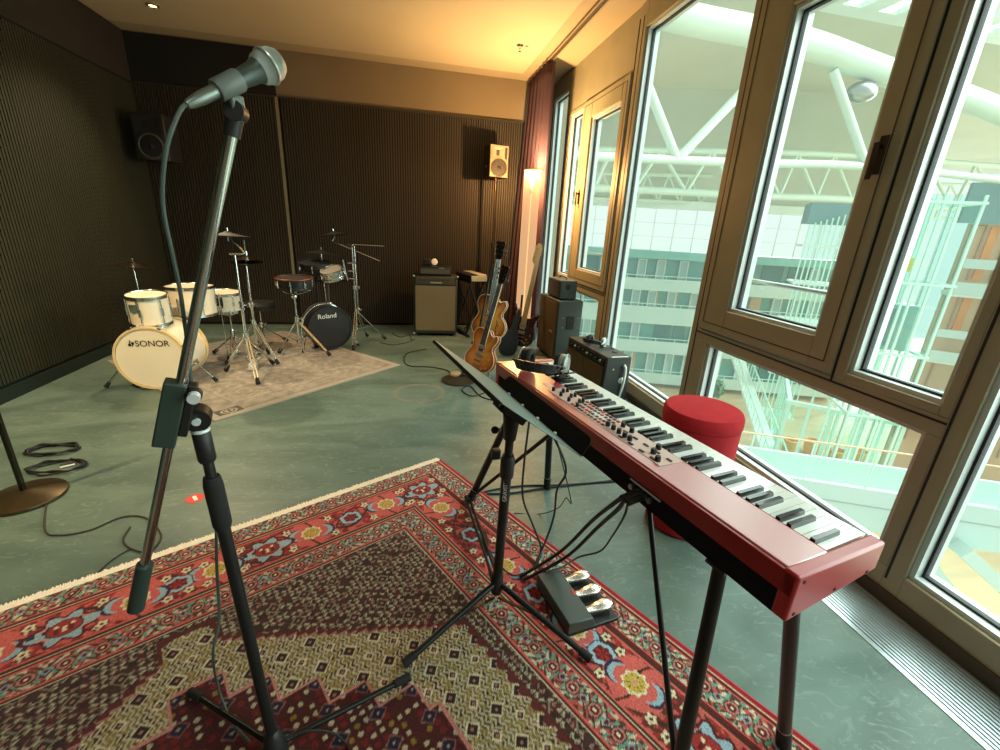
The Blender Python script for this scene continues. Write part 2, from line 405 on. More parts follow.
# small ceiling fittings
t = thing('ceiling_spotlight', 'small lit recessed spotlight in the dark far left of the ceiling', 'light', (-2.13, 5.22, ZC))
MB().lring([(0.05, 0), (0.05, -0.008), (0.035, -0.012), (0.032, -0.004)], (-2.13, 5.22, ZC)).build('ring', M_steel, t)
MB().lathe([(0.03, -0.003), (0.0, -0.003)], (-2.13, 5.22, ZC)).build('lens', mat('lit lens', (255, 240, 200), 0.4, emit=(255, 225, 170), estr=4), t)
t = thing('ceiling_sprinkler', 'small chrome sprinkler head on the tan ceiling near the curtain', 'sprinkler', (1.137, 4.94, ZC))
MB().lathe([(0.035, 0), (0.033, -0.006), (0.012, -0.008), (0.012, -0.03), (0.006, -0.034), (0.006, -0.05), (0.016, -0.052), (0.016, -0.054), (0.0, -0.055)], (1.137, 4.94, ZC)).build('head', M_chrome, t)
MB().box(1.19, 4.93, ZC - 0.006, 1.22, 4.95, ZC).build('clip', M_steel, t)

t = thing('rear_fill_ring', 'round white ring around the added fill light in the rear ceiling', 'light', (-0.5, -1.3, ZC))  # unseen ring, added as a fitting for the rear fill lamp
MB().lring([(0.30, 0), (0.30, -0.05), (0.27, -0.06), (0.26, -0.01)], (-0.5, -1.3, ZC), n=40).build('ring', M_white, t)
t = thing('ceiling_spotlight', 'small recessed spotlight above the round-base stand', 'light', (-2.25, 1.7, ZC))
MB().lring([(0.07, 0), (0.07, -0.012), (0.05, -0.016), (0.048, -0.004)], (-2.25, 1.7, ZC)).build('ring', M_steel, t)
# ------------------------------------------------------------------ the atrium outside the windows
M_pale = mat('mint white cladding', (226, 240, 232), 0.5, 0, 0.04, 1)
M_para = mat('milky balcony glass', (186, 210, 202), 0.25, 0, 0.03, 0.5)
M_tealg = mat('teal glazing', (120, 180, 172), 0.15, 0, 0.15, 0.6)
M_teald = mat('deep teal glazing', (84, 136, 136), 0.2, 0, 0.15, 0.6)
M_mint = mat('mint painted steel', (205, 240, 226), 0.4, 0, 0.03, 1)
M_tube = mat('pale green truss paint', (208, 226, 208), 0.45, 0, 0.03, 1)
M_roof = mat('beige roof lining', (202, 208, 190), 0.9, 0, 0.06, 0.2)
M_tan = mat('warm beige wall panel', (214, 184, 148), 0.7, 0, 0.10, 0.6)
M_orange = mat('orange wood panel', (224, 150, 84), 0.6, 0, 0.2, 0.8)
M_atfloor = mat('warm stone floor', (206, 182, 142), 0.4, 0, 0.22, 0.35, stretch=(1, 3, 1))
M_bluegrey = mat('blue grey wall', (122, 158, 160), 0.7, 0, 0.05, 0.4)
def solid(name, par, m, *boxes, **k):
    mb = MB()
    for b in boxes: mb.box(*b)
    return struct(name, mb, m, par, **k)


ex = setting('exterior_facade', (18.6, 32, -11))
XF = yawframe((18.6, 32, 0), math.radians(-18))
def FM(): return MB(XF)
def zz(v): return 1.35 + (v - 1.35) * 0.8
Z = dict(t0=zz(4.37), t1=zz(3.67), sky=zz(-0.11), led=zz(-0.86), p1a=zz(-2.76), p1b=zz(-3.92), p2a=zz(-5.5), p2b=zz(-7.23), p3a=zz(-8.99), p3b=zz(-10.26), p4a=zz(-12.43), p4b=zz(-13.54), g=-13)
def solidf(name, par, m, *boxes):
    mb = FM()
    for b in boxes: mb.box(*b)
    return struct(name, mb, m, par, sm=False)
SA, SB = -24, 17
solidf('upper_wall', ex, M_roof, (SA, 0, Z['t0'], SB, 0.5, 11.2))
solidf('head_beam', ex, M_pale, (SA, -0.4, Z['t1'], SB, 0.6, Z['t0']))
solidf('ledge', ex, M_tealg, (SA, -0.6, Z['led'], SB, 1.5, Z['sky']))
mb = FM()
n = int((SB - SA) / 1.5)
for i in range(n): mb.box(SA + i * 1.5, 0, Z['sky'], SA + 0.05 + i * 1.5, 0.1, Z['t1'])
for h in (0.33, 0.66): mb.box(SA, 0, Z['sky'] + (Z['t1'] - Z['sky']) * h, SB, 0.1, Z['sky'] + (Z['t1'] - Z['sky']) * h + 0.03)
struct('skylight_bar', mb, mat('white skylight bar', (236, 246, 242), 0.5), ex, sm=False)
struct('skylight_pane', FM().add([(SA, 0.2, Z['sky']), (SB, 0.2, Z['sky']), (SB, 0.2, Z['t1']), (SA, 0.2, Z['t1'])], [(0, 1, 2, 3)]), glass_mat('skylight glass', (0.97, 1.0, 0.98), 0.02), ex, sm=False)
rnd = random.Random(3)
levels = [('led', 'p1a'), ('p1b', 'p2a'), ('p2b', 'p3a'), ('p3b', 'p4a'), ('p4b', 'g')]
wall, deep, doors, warm, slabs, paras, posts, rails, dframe = FM(), FM(), FM(), FM(), FM(), FM(), FM(), FM(), FM()
for li, (a, b) in enumerate(levels):
    z1, z0 = Z[a], Z[b]
    wall.box(SA, 1.3, z0 - 0.9, SB, 1.5, z1)
    slabs.box(SA, -0.2, z0 - 0.9, SB, 1.3, z0 - 0.75)
    x = SA + 0.2
    while x < SB - 2:
        wd = rnd.uniform(0.7, 1.9); k = rnd.random()
        if k < 0.3: deep.box(x, 1.2, z0 - 0.75, x + wd, 1.31, z1 - 0.05)
        elif k < 0.75 and li: warm.box(x, 1.2, z0 - 0.75, x + wd * 0.6, 1.31, z1 - 0.2)
        if k > 0.35:
            for dx in (0, 0.62): doors.box(x + dx, 1.05, z0 - 0.75, x + dx + 0.1, 1.2, z1 - 0.12)
            doors.box(x, 1.05, z1 - 0.22, x + 0.72, 1.2, z1 - 0.12)
            dframe.box(x + 0.1, 1.1, z0 - 0.75, x + 0.62, 1.22, z1 - 0.22)
        x += wd + rnd.uniform(0.1, 0.5)
for a, b in (('p1a', 'p1b'), ('p2a', 'p2b'), ('p3a', 'p3b'), ('p4a', 'p4b')):
    paras.box(SA, -0.3, Z[b], SB, -0.2, Z[a])
    rails.box(SA, -0.26, Z[a] + 0.2, SB, -0.2, Z[a] + 0.25)
    for i in range(int((SB - SA) / 1.5)): posts.box(SA + 1.5 * i, -0.26, Z[a], SA + 0.04 + 1.5 * i, -0.22, Z[a] + 0.25)
struct('glazed_wall', wall, M_tealg, ex, sm=False); struct('dark_glazing', deep, M_teald, ex, sm=False)
struct('door_frame', doors, M_pale, ex, sm=False); struct('warm_room_panel', warm, M_tan, ex, sm=False)
struct('door_glass', dframe, mat('pale door glass', (176, 206, 200), 0.2), ex, sm=False)
struct('balcony_slab', slabs, M_pale, ex, sm=False); struct('balcony_parapet', paras, M_para, ex, sm=False)
struct('balcony_rail', rails, M_mint, ex, sm=False); struct('rail_post', posts, M_mint, ex, sm=False)

# atrium roof with slots, floor, right-hand wing
rf = setting('exterior_roof', (25, 28, 11))
solid('lining', rf, M_roof, (-10, 17.8, 11.0, 75, 48, 11.4), sm=False)
mb = MB(); mb.box(-10, 15.0, 9.9, 75, 15.8, 10.1); mb.box(-10, 17.1, 9.9, 75, 17.8, 11.4)
for i in range(50): mb.box(-10 + i * 1.7, 15.8, 9.9, -10 + i * 1.7 + 0.8, 17.1, 10.1)
struct('slotted_edge', mb, M_pale, rf, sm=False)
solid('exterior_floor', None, M_atfloor, (4, -8, -11.3, 80, 48, -11.0), sm=False)
rw = setting('exterior_wing', (25.42, 15.93, -11))
XR = yawframe((25.42, 15.93, 0), math.radians(-40))
def solidr(name, m, *boxes):
    mb = MB(XR)
    for b in boxes: mb.box(*b)
    return struct(name, mb, m, rw, sm=False)
solidr('upper_wall', M_bluegrey, (-0.5, 0.9, 2.6, 26, 1.2, 4.35))
solidr('panel_wall', M_tan, (0.05, 1.3, -11, 26, 1.6, 2.6))
bands = [(1.02, 0.6), (-0.04, -0.62), (-2.28, -2.66), (-3.35, -3.87), (-5.26, -5.72), (-6.4, -6.9)]
mb = MB(XR); sl = MB(XR); dr = MB(XR); og = MB(XR)
for a, b in bands: mb.box(-0.1, -0.1, b, 26, 0.0, a)
for a, b in bands[1::2]: sl.box(-0.1, 0.0, b - 0.1, 26, 1.3, b + 0.1)
for z0, z1 in ((0.62, 2.5), (-2.2, -0.7), (-5.2, -3.9), (-8, -6.5)):
    x = 0.1
    while x < 25:
        dr.box(x, 1.2, z0 - 0.6, x + 0.06, 1.3, z1); dr.box(x + 0.5, 1.2, z0 - 0.6, x + 0.56, 1.3, z1); dr.box(x, 1.2, z1, x + 0.56, 1.3, z1 + 0.06)
        if rnd.random() < 0.6: og.box(x + 0.7, 1.22, z0 - 0.6, x + 1.0, 1.3, z1)
        x += rnd.uniform(1.1, 1.7)
struct('parapet', mb, M_para, rw, sm=False); struct('gallery_slab', sl, M_pale, rw, sm=False)
struct('door_frame', dr, mat('bronze door frame', (176, 144, 108), 0.5), rw, sm=False); struct('orange_panel', og, M_orange, rw, sm=False)

# big white roof trusses
def truss(name, label, top, bot, zig, rt, rb, rd, loc):
    t = thing(name, label, 'roof truss', loc, 'atrium roof trusses')
    MB().tube(smooth(top, 6), rt, 16).build('top_chord', M_tube, t)
    MB().tube(smooth(bot, 6), rb, 10).build('bottom_chord', M_tube, t)
    for a, b in zig: MB().cyl(a, b, rd, n=10).build('diagonal', M_tube, t)
    return t
k = 1.25
top = [(5.789, 15.000, 8.042), (8.499, 15.000, 7.773), (13.009, 15.000, 7.653), (16.531, 15.000, 7.239), (22.682, 15.000, 6.517), (29.155, 15.000, 5.324)]
bot = [(4.311, 15.000, 3.604), (6.731, 15.000, 3.704), (12.094, 15.000, 3.926), (16.862, 15.000, 4.181), (24.013, 15.000, 4.187), (30.025, 15.000, 4.113)]
zig = [((7.239, 15.000, 6.551), (9.205, 15.000, 3.802)), ((9.205, 15.000, 3.802), (11.323, 15.000, 6.156)), ((14.581, 15.000, 7.027), (17.136, 15.000, 4.202)), ((17.136, 15.000, 4.202), (19.800, 15.000, 6.703)), ((5.880, 15.000, 7.368), (4.987, 15.000, 3.627))]
truss('outside_roof_truss', 'thick white tubular roof truss nearest the windows, crossing the upper panes', top, bot, zig, 0.42, 0.14, 0.15, (12, 15, 7))
top = [(5.821, 24.000, 5.146), (11.290, 24.000, 5.493), (19.847, 24.000, 6.076), (26.770, 24.000, 6.409), (37.962, 24.000, 6.693)]
bot = [(5.942, 24.000, 3.374), (11.579, 24.000, 3.596), (20.498, 24.000, 3.796), (27.716, 24.000, 4.014), (39.587, 24.000, 3.849)]
zig = []
for i in range(11):
    f = i / 11; g_ = (i + 0.5) / 11; h_ = (i + 1) / 11
    def on(L, f):
        q = f * (len(L) - 1); n = min(int(q), len(L) - 2); return tuple(Vector(L[n]).lerp(Vector(L[n + 1]), q - n))
    zig += [(on(bot, f), on(top, g_)), (on(top, g_), on(bot, h_))]
truss('outside_roof_truss', 'slimmer white lattice truss seen below and behind the thick tubular one', top, bot, zig, 0.16, 0.2, 0.10, (20, 24, 5))
mb_top = [(7.616, 31.000, 4.822), (21.079, 31.000, 5.522), (49.886, 31.000, 6.759)]; mb_bot = [(7.717, 31.000, 3.342), (21.487, 31.000, 3.717), (51.501, 31.000, 3.933)]
zig = []
for i in range(16):
    f = i / 16; g_ = (i + 0.5) / 16; h_ = (i + 1) / 16
    zig += [(on(mb_bot, f), on(mb_top, g_)), (on(mb_top, g_), on(mb_bot, h_))]
truss('outside_roof_truss', 'farthest thin white lattice truss, just above the bright skylight band', mb_top, mb_bot, zig, 0.12, 0.12, 0.08, (26, 31, 5))
# silvery lamp hanging under the truss
t = thing('outside_pendant_floodlight', 'silver floodlight hanging under the thick roof tube', 'floodlight', (16.029, 15.000, 6.516))
c = Vector((16.029, 15.000, 6.516))
MB().ball(c, 0.55, 0.4, 0.33).build('housing', M_steel, t); MB().cyl(c + Vector((0.35, 0, 0.2)), c + Vector((0.75, 0, 0.75)), 0.06).build('bracket', M_steel, t)

# glass lift tower
t = thing('outside_lift_tower', 'tall glass lift tower in a mint steel frame', 'lift tower', (15.5, 11.48, -11))
ang = math.atan2(10.71 - 11.482, 16.89 - 15.504); XT = yawframe((15.504, 11.482, 0), ang); LW = 1.587; LD = 1.5
lz0, lz1 = -11.0, 2.95
def TM(): return MB(XT)
for x in (0, 0.42, 0.62, 1.02, LW):
    for y in (0, LD): TM().box(x - 0.035, y - 0.035, lz0, x + 0.035, y + 0.035, lz1).build('post', M_mint, t, sm=False)
for z in (-7.0, -4.4, -2.09, 0.27, 2.72):
    m = TM(); m.box(-0.06, -0.06, z - 0.04, LW + 0.08, 0.04, z + 0.04); m.box(-0.06, LD - 0.04, z - 0.04, LW + 0.08, LD + 0.06, z + 0.04)
    m.box(-0.04, 0, z - 0.04, 0.04, LD, z + 0.04); m.box(LW - 0.04, 0, z - 0.04, LW + 0.04, LD, z + 0.04)
    m.build('ring_beam', M_mint, t, sm=False)
M_tglass = glass_mat('tinted tower glass', (0.80, 0.96, 0.92), 0.05)
TM().add([(0, -0.02, lz0), (LW, -0.02, lz0), (LW, -0.02, lz1), (0, -0.02, lz1)], [(0, 1, 2, 3)]).build('front_glass', M_tglass, t, sm=False)
TM().add([(LW, 0, lz0), (LW, LD, lz0), (LW, LD, lz1), (LW, 0, lz1)], [(0, 1, 2, 3)]).build('side_glass', M_tglass, t, sm=False)
M_car = mat('lift car glass', (120, 168, 158), 0.2)
TM().box(0.08, 0.25, -2.0, 1.1, 1.2, -0.45).build('lift_car', M_car, t, bevel=0.03)
TM().box(0.14, 0.22, -1.85, 0.5, 0.26, -0.6).build('car_door', mat('dark car door', (84, 124, 118), 0.2), t, sm=False)
TM().box(0.12, 0.3, 0.62, 0.62, 0.36, 1.05).build('yellow_sign_panel', mat('yellow panel', (240, 200, 70), 0.5), t, sm=False)
for x in (0.3, 0.8, 1.25): TM().cyl((x, 0.8, lz0), (x, 0.8, lz1), 0.02, n=8).build('guide_rail', M_steel, t)
# distant glazed stair tower seen through the opening sash
t = thing('outside_stair_tower', 'distant pale glazed stair tower with close upright bars, seen through the opening sash', 'tower', (19.15, 19.04, -11))
XS = yawframe((19.3, 18.9, 0), math.radians(-35))
for i in range(8): MB(XS).box(i * 0.22 - 0.03, -0.03, -11, i * 0.22 + 0.03, 0.03, 2.2 + 0.08 * i).build('upright_bar', M_mint, t, sm=False)
for z in (-8.0, -5.4, -2.6, -0.6, 1.2): MB(XS).box(-0.1, -0.05, z - 0.05, 1.75, 1.6, z + 0.05).build('landing', M_pale, t, sm=False)
MB(XS).add([(0, 0.1, -11), (1.6, 0.1, -11), (1.6, 0.1, 2.4), (0, 0.1, 2.4)], [(0, 1, 2, 3)]).build('glass_front', M_tglass, t, sm=False)
MB(XS).box(-0.1, 0.2, 2.25, 1.8, 1.7, 3.2).build('plant_room', M_bluegrey, t, sm=False)
# low glazed lobby in front of it
t = thing('outside_glass_lobby', 'low glazed lobby with mint posts below the lift tower', 'lobby', (15.66, 14.01, -11))
la = math.atan2(11.514 - 14.012, 18.426 - 15.663); XB = yawframe((15.663, 14.012, 0), la); BW = 3.73; BD = 5.5
def LM(): return MB(XB)
for i, x in enumerate((0, 0.72, 1.5, 1.7, 2.5, 3.1, BW)):
    LM().box(x - 0.06, -0.06, -11, x + 0.06, 0.06, -5.0).build('post', M_mint, t, sm=False)
    if i % 2 == 0: LM().box(x - 0.05, BD - 0.05, -11, x + 0.05, BD + 0.05, -5.0).build('rear_post', M_mint, t, sm=False)
for z in (-5.0, -7.8, -9.4): LM().box(-0.15, -0.08, z - 0.08, BW + 0.15, 0.08, z + 0.08).build('beam', M_mint, t, sm=False)
for z in (-5.0, -7.8): LM().box(-0.08, 0, z - 0.07, 0.08, BD, z + 0.07).build('side_beam', M_mint, t, sm=False)
for i in range(1, 6): LM().box(-0.03, BD * i / 6 - 0.03, -11, 0.03, BD * i / 6 + 0.03, -5.0).build('side_mullion', M_mint, t, sm=False)
LM().add([(0, 0, -11), (BW, 0, -11), (BW, 0, -5), (0, 0, -5)], [(0, 1, 2, 3)]).build('glass_wall', M_tglass, t, sm=False)
LM().add([(0, 0, -11), (0, BD, -11), (0, BD, -5), (0, 0, -5)], [(0, 1, 2, 3)]).build('side_glass', M_tglass, t, sm=False)
LM().box(0.3, 0.4, -7.75, BW, BD, -7.6).build('upper_floor', M_atfloor, t, sm=False)
M_seat = mat('orange upholstery', (234, 158, 70), 0.8)
for i in range(6):
    zf = -7.6 if i < 4 else -11
    p = XB((0.55 + (i % 4) * 0.85, 0.9 + (i % 2) * 0.5, zf)); x, y, zf = p
    o = thing('outside_armchair', 'rounded orange armchair inside the glazed lobby', 'armchair', (x, y, zf), 'orange armchairs in the glazed lobby')
    MB().lathe([(0.2, 0), (0.28, 0.05), (0.29, 0.3), (0.2, 0.34), (0, 0.34)], (x, y, zf), n=18).build('seat', M_seat, o)
    MB().lathe([(0.25, 0.2), (0.31, 0.22), (0.32, 0.62), (0.27, 0.66), (0.25, 0.35)], (x, y, zf), n=18).build('backrest', M_seat, o)

# white stair with balustrade running down beside the lobby
t = thing('outside_staircase', 'long white staircase with a railing, descending to the atrium floor', 'staircase', (17, 20, -11))
A, B = Vector((20.101, 22.270, -5.760)), Vector((15.432, 13.494, -8.125))
MB().bar(A, B, 0.7, 0.16).build('flight', M_pale, t, sm=False)
sd = (B - A).normalized().cross(Vector((0, 0, 1))).normalized()
for s in (-0.35, 0.35):
    MB().tube([A + sd * s + Vector((0, 0, 0.8)), B + sd * s + Vector((0, 0, 0.8))], 0.04).build('handrail', M_mint, t)
    for i in range(18):
        p = A.lerp(B, i / 17) + sd * s; MB().cyl(p, p + Vector((0, 0, 0.8)), 0.022, n=6).build('baluster', M_mint, t)
MB().box(B.x - 0.2, B.y - 0.2, -11, B.x + 0.2, B.y + 0.2, B.z).build('newel', M_pale, t, sm=False)

# walkway with glass balustrade close below the windows
zt, zb_, zr = (9.365, 6.400, -3.623)[2], (9.750, 6.400, -4.628)[2], (9.010, 6.400, -2.697)[2]
xb_ = (9.365, 6.400, -3.623)[0]
XG = yawframe((xb_, 6.4, 0), math.radians(-25))
t = thing('outside_footbridge', 'white footbridge with a glass balustrade close below the window', 'footbridge', (xb_, 6.4, zb_))
GL, GR = -6.0, 14
MB(XG).box(GL, 0, zb_, GR, 0.12, zt).build('fascia', M_para, t, sm=False)
MB(XG).box(GL, 0.12, zb_, GR, 1.3, zb_ + 0.2).build('deck', M_pale, t, sm=False)
MB(XG).box(GL, 1.3, zb_, GR, 1.4, zt).build('rear_fascia', M_para, t, sm=False)
MB(XG).box(GL, 0.02, zr - 0.012, GR, 0.06, zr + 0.012).build('handrail', M_tan, t, sm=False)
for i in range(16): MB(XG).box(GL + 0.3 + i * 1.2, 0.03, zt, GL + 0.325 + i * 1.2, 0.055, zr).build('baluster', M_mint, t, sm=False)
MB(XG).box(GL, -0.015, (zt * 0.6 + zb_ * 0.4), GR, 0.0, (zt * 0.6 + zb_ * 0.4) + 0.012).build('joint_rail', M_steel, t, sm=False)
# sloping brace under the walkway
t = thing('outside_ramp', 'pale sloping ramp beam seen through the lowest right-hand pane', 'ramp', (9, 3.2, -7))
MB().bar((10.193, 5.400, -4.500), (11.996, 4.650, -6.500), 0.35, 0.25).build('beam', M_para, t, sm=False)
MB().bar((11.193, 5.254, -4.500), (13.710, 4.370, -6.500), 0.35, 0.25).build('side_beam', M_para, t, sm=False)
# planting
def blob_tree(loc, label, r):
    t = thing('outside_tree', label, 'tree', loc)
    x, y, z = loc
    MB().cyl((x, y, z), (x, y, z + 0.7), 0.10, 0.07).build('trunk', mat('bark', (96, 78, 56), 0.9) if 'bark' not in bpy.data.materials else bpy.data.materials['bark'], t)
    m = MB(); rr = random.Random(5)
    for i in range(420):
        d = Vector((rr.gauss(0, 1), rr.gauss(0, 1), rr.gauss(0, 0.8))).normalized() * r * rr.uniform(0.55, 1)
        p = Vector((x, y, z + 0.5 + r * 0.75)) + d; a = Vector((rr.gauss(0, 1), rr.gauss(0, 1), rr.gauss(0, 1))).normalized() * 0.18; b = a.cross(d).normalized() * 0.11
        m.add([p - a, p + b, p + a, p - b], [(0, 1, 2, 3)])
    m.build('foliage', mat('tree leaves', (86, 140, 92), 0.7, 0, 0.3, 1) if 'tree leaves' not in bpy.data.materials else bpy.data.materials['tree leaves'], t, sm=False)
p = (23.602, 28.022, -11.000)
blob_tree(p, 'green leafy tree on the atrium floor, just above the red stool', 0.85)
# ------------------------------------------------------------------ red stage piano on its legs
def pal(name, *a, **k):
    return bpy.data.materials[name] if name in bpy.data.materials else mat(name, *a, **k)
M_red = mat('red lacquer', (168, 22, 26), 0.45, 0, 0.05, 4, coat=1.0, coatr=0.36, coation=2.5)
M_cheek = mat('red cheek lacquer', (164, 22, 28), 0.42, 0, 0.05, 4, coat=0.6, coatr=0.3)
M_redd = mat('deep red lacquer', (140, 12, 16), 0.4, 0, 0.05, 4, coat=0.2)
M_key = mat('white key gloss', (232, 236, 230), 0.13, 0, 0.02, 10, coat=0.5)
M_bkey = mat('black key', (14, 15, 16), 0.25, coat=0.3)
ZP = 0.784
yawp = -1.3497
XP = yawframe((0.384, 1.789, 0), yawp)
PL, PD = 1.3287, 0.274
def PM(): return MB(XP)
p = thing('stage_piano', 'long red stage piano with full weighted keys on black tubular legs', 'piano', tuple(XP((PL / 2, PD / 2, 0))))
# body: back high, front a little lower
kb0 = 0.128
prof_top = ZP
PM().box(0.02, 0.008, ZP - 0.048, PL - 0.02, kb0, ZP).build('top_panel', M_red, p, bevel=0.004)
PM().box(0.0, 0.0, ZP - 0.05, PL, 0.009, ZP - 0.003).build('rear_strip', M_redd, p, bevel=0.002)
PM().box(0.012, 0.006, ZP - 0.108, PL - 0.012, 0.03, ZP - 0.05).build('rear_panel', M_deep, p, bevel=0.002)
PM().box(0.012, 0.03, ZP - 0.108, PL - 0.012, PD - 0.01, ZP - 0.085).build('chassis', M_deep, p)
def cheek(a0, a1):
    q = [(a0, 0.0, ZP - 0.105), (a1, 0.0, ZP - 0.105), (a1, PD + 0.012, ZP - 0.075), (a0, PD + 0.012, ZP - 0.075),
         (a0, 0.0, ZP + 0.001), (a1, 0.0, ZP + 0.001), (a1, PD + 0.012, ZP - 0.006), (a0, PD + 0.012, ZP - 0.006)]
    o = PM().hexa(q).build('end_cheek', M_cheek, p, bevel=0.006, seg=3); return o
c1 = cheek(-0.004, 0.024); c2 = cheek(PL - 0.026, PL + 0.004)
for b, z in ((0.02, -0.015), (0.02, -0.09), (0.14, -0.075), (0.25, -0.07)):
    PM().cyl((PL + 0.003, b, ZP + z), (PL + 0.0055, b, ZP + z), 0.004, n=8).build('screw', M_black, c2)
PM().box(0.02, PD - 0.012, ZP - 0.075, PL - 0.02, PD + 0.004, ZP - 0.03).build('key_slip', M_redd, p, bevel=0.002)
PM().box(0.02, kb0 - 0.002, ZP - 0.04, PL - 0.02, kb0 + 0.006, ZP - 0.004).build('felt_strip', mat('red key felt', (150, 20, 26), 0.9), p)
# 88 keys: near end is the bass
k0, k1 = 0.03, PL - 0.03
nw = 52; kw = (k1 - k0) / nw
pattern = [0, 2, 3, 5, 7, 8, 10]          # A B C D E F G as semitones from A
semi_black = {1, 4, 6, 9, 11}
w_i = 0
for s in range(88):
    st = s % 12
    if st in semi_black:
        a = k1 - w_i * kw
        q = [(a - 0.0062, kb0 + 0.006, ZP - 0.02), (a + 0.0062, kb0 + 0.006, ZP - 0.02), (a + 0.0062, kb0 + 0.098, ZP - 0.02), (a - 0.0062, kb0 + 0.098, ZP - 0.02),
             (a - 0.0048, kb0 + 0.006, ZP + 0.003), (a + 0.0048, kb0 + 0.006, ZP + 0.003), (a + 0.0048, kb0 + 0.090, ZP + 0.002), (a - 0.0048, kb0 + 0.090, ZP + 0.002)]
        PM().hexa(q).build('black_key', M_bkey, p, sm=False)
    else:
        a1 = k1 - w_i * kw; a0 = a1 - kw
        PM().box(a0 + 0.0009, kb0 + 0.004, ZP - 0.03, a1 - 0.0009, PD + 0.006, ZP - 0.010).build('white_key', M_key, p, sm=False)
        w_i += 1
# control panel on the top
M_print = mat('pale control print', (206, 178, 168), 0.45)
PM().box(0.37, 0.044, ZP + 0.0002, 0.945, kb0 - 0.004, ZP + 0.0012).build('control_print', M_print, p, sm=False)
PM().box(0.30, 0.062, ZP + 0.0002, 0.345, 0.09, ZP + 0.0012).build('logo_patch', pal('pale logo', (226, 190, 184), 0.5), p, sm=False)
rr = random.Random(11)
kn = [(0.385 + i * 0.026, 0.060 + 0.026 * (i % 2), 0.006) for i in range(7)] + [(0.41 + i * 0.05, 0.105, 0.006) for i in range(3)]
kn += [(0.70 + i * 0.026, 0.066, 0.0075) for i in range(4)] + [(0.72, 0.108, 0.0075), (0.76, 0.108, 0.0075), (0.80, 0.066, 0.0075)]
kn += [(0.87, 0.108, 0.008), (0.885, 0.076, 0.008), (0.92, 0.058, 0.008)]
for a, b, r in kn:
    o = PM().lathe([(r, 0.001), (r, 0.010), (r * 0.85, 0.016), (0, 0.016)], (a, b, ZP), n=14).build('knob', M_blackpl, p)
for row, b in ((0, 0.055), (1, 0.074), (2, 0.096), (3, 0.115)):
    for i in range(10):
        a = 0.515 + i * 0.0185 + rr.uniform(-0.002, 0.002)
        if a > 0.69: continue
        PM().box(a, b - 0.004, ZP + 0.001, a + 0.011, b + 0.004, ZP + 0.004).build('button', pal('dark button', (52, 30, 34), 0.5) if (i + row) % 4 else pal('red button', (176, 26, 30), 0.5), p, sm=False)
for i in range(9):
    PM().box(0.745 + i * 0.022, 0.050 if i % 2 else 0.087, ZP + 0.001, 0.762 + i * 0.022, 0.057 if i % 2 else 0.093, ZP + 0.004).build('button', bpy.data.materials['dark button'], p, sm=False)
PM().box(0.60, 0.070, ZP + 0.001, 0.66, 0.104, ZP + 0.002).build('display', pal('pale display', (206, 216, 210), 0.3), p, sm=False)
# rear sockets
for a in (0.42, 0.445, 0.47, 0.50, 0.53, 0.90, 0.925, 0.936, 0.950, 0.968):
    o = PM().cyl((a, -0.002, ZP - 0.078), (a, 0.008, ZP - 0.078), 0.008, n=12).build('socket', M_steel, p)
for a in (0.40, 0.89): PM().box(a, 0.003, ZP - 0.062, a + 0.11, 0.0062, ZP - 0.058).build('socket_print', pal('white print', (190, 190, 180), 0.6), p, sm=False)
# legs and braces
M_leg = mat('satin black steel', (24, 27, 26), 0.35, 0.4)
zb = ZP - 0.108
def leg(a, b, foot):
    top = XP((a, b, zb)); f = Vector(foot)
    o = MB().cyl(top, f.lerp(top, 0.12), 0.0155, 0.017, n=16).build('leg', M_leg, p)
    MB().cyl(f.lerp(top, 0.13), f, 0.0185, 0.0195, n=16).build('rubber_foot', M_rubber, o)
    MB().cyl(f.lerp(top, 0.13), f.lerp(top, 0.137), 0.0182, n=16).build('collar', M_steel, o)
    PM().box(a - 0.024, b - 0.02, zb - 0.008, a + 0.024, b + 0.02, zb).build('leg_plate', M_black, o)
    return top, f
nb = leg(1.175, 0.024, (0.634, 0.579, 0.013)); nf = leg(1.275, 0.12, (1.015, 0.630, 0.013))
fb = leg(0.185, 0.022, (0.306, 1.904, 0)); ff = leg(0.10, 0.235, (0.741, 1.958, 0))
mid = XP((0.918, 0.05, zb)); mid2 = XP((0.42, 0.12, zb))
MB().cyl(mid, nb[1].lerp(nb[0], 0.10), 0.0075, n=10).build('brace', M_leg, p)
MB().cyl(mid2, fb[1].lerp(fb[0], 0.04), 0.0085, n=10).build('brace', M_leg, p)

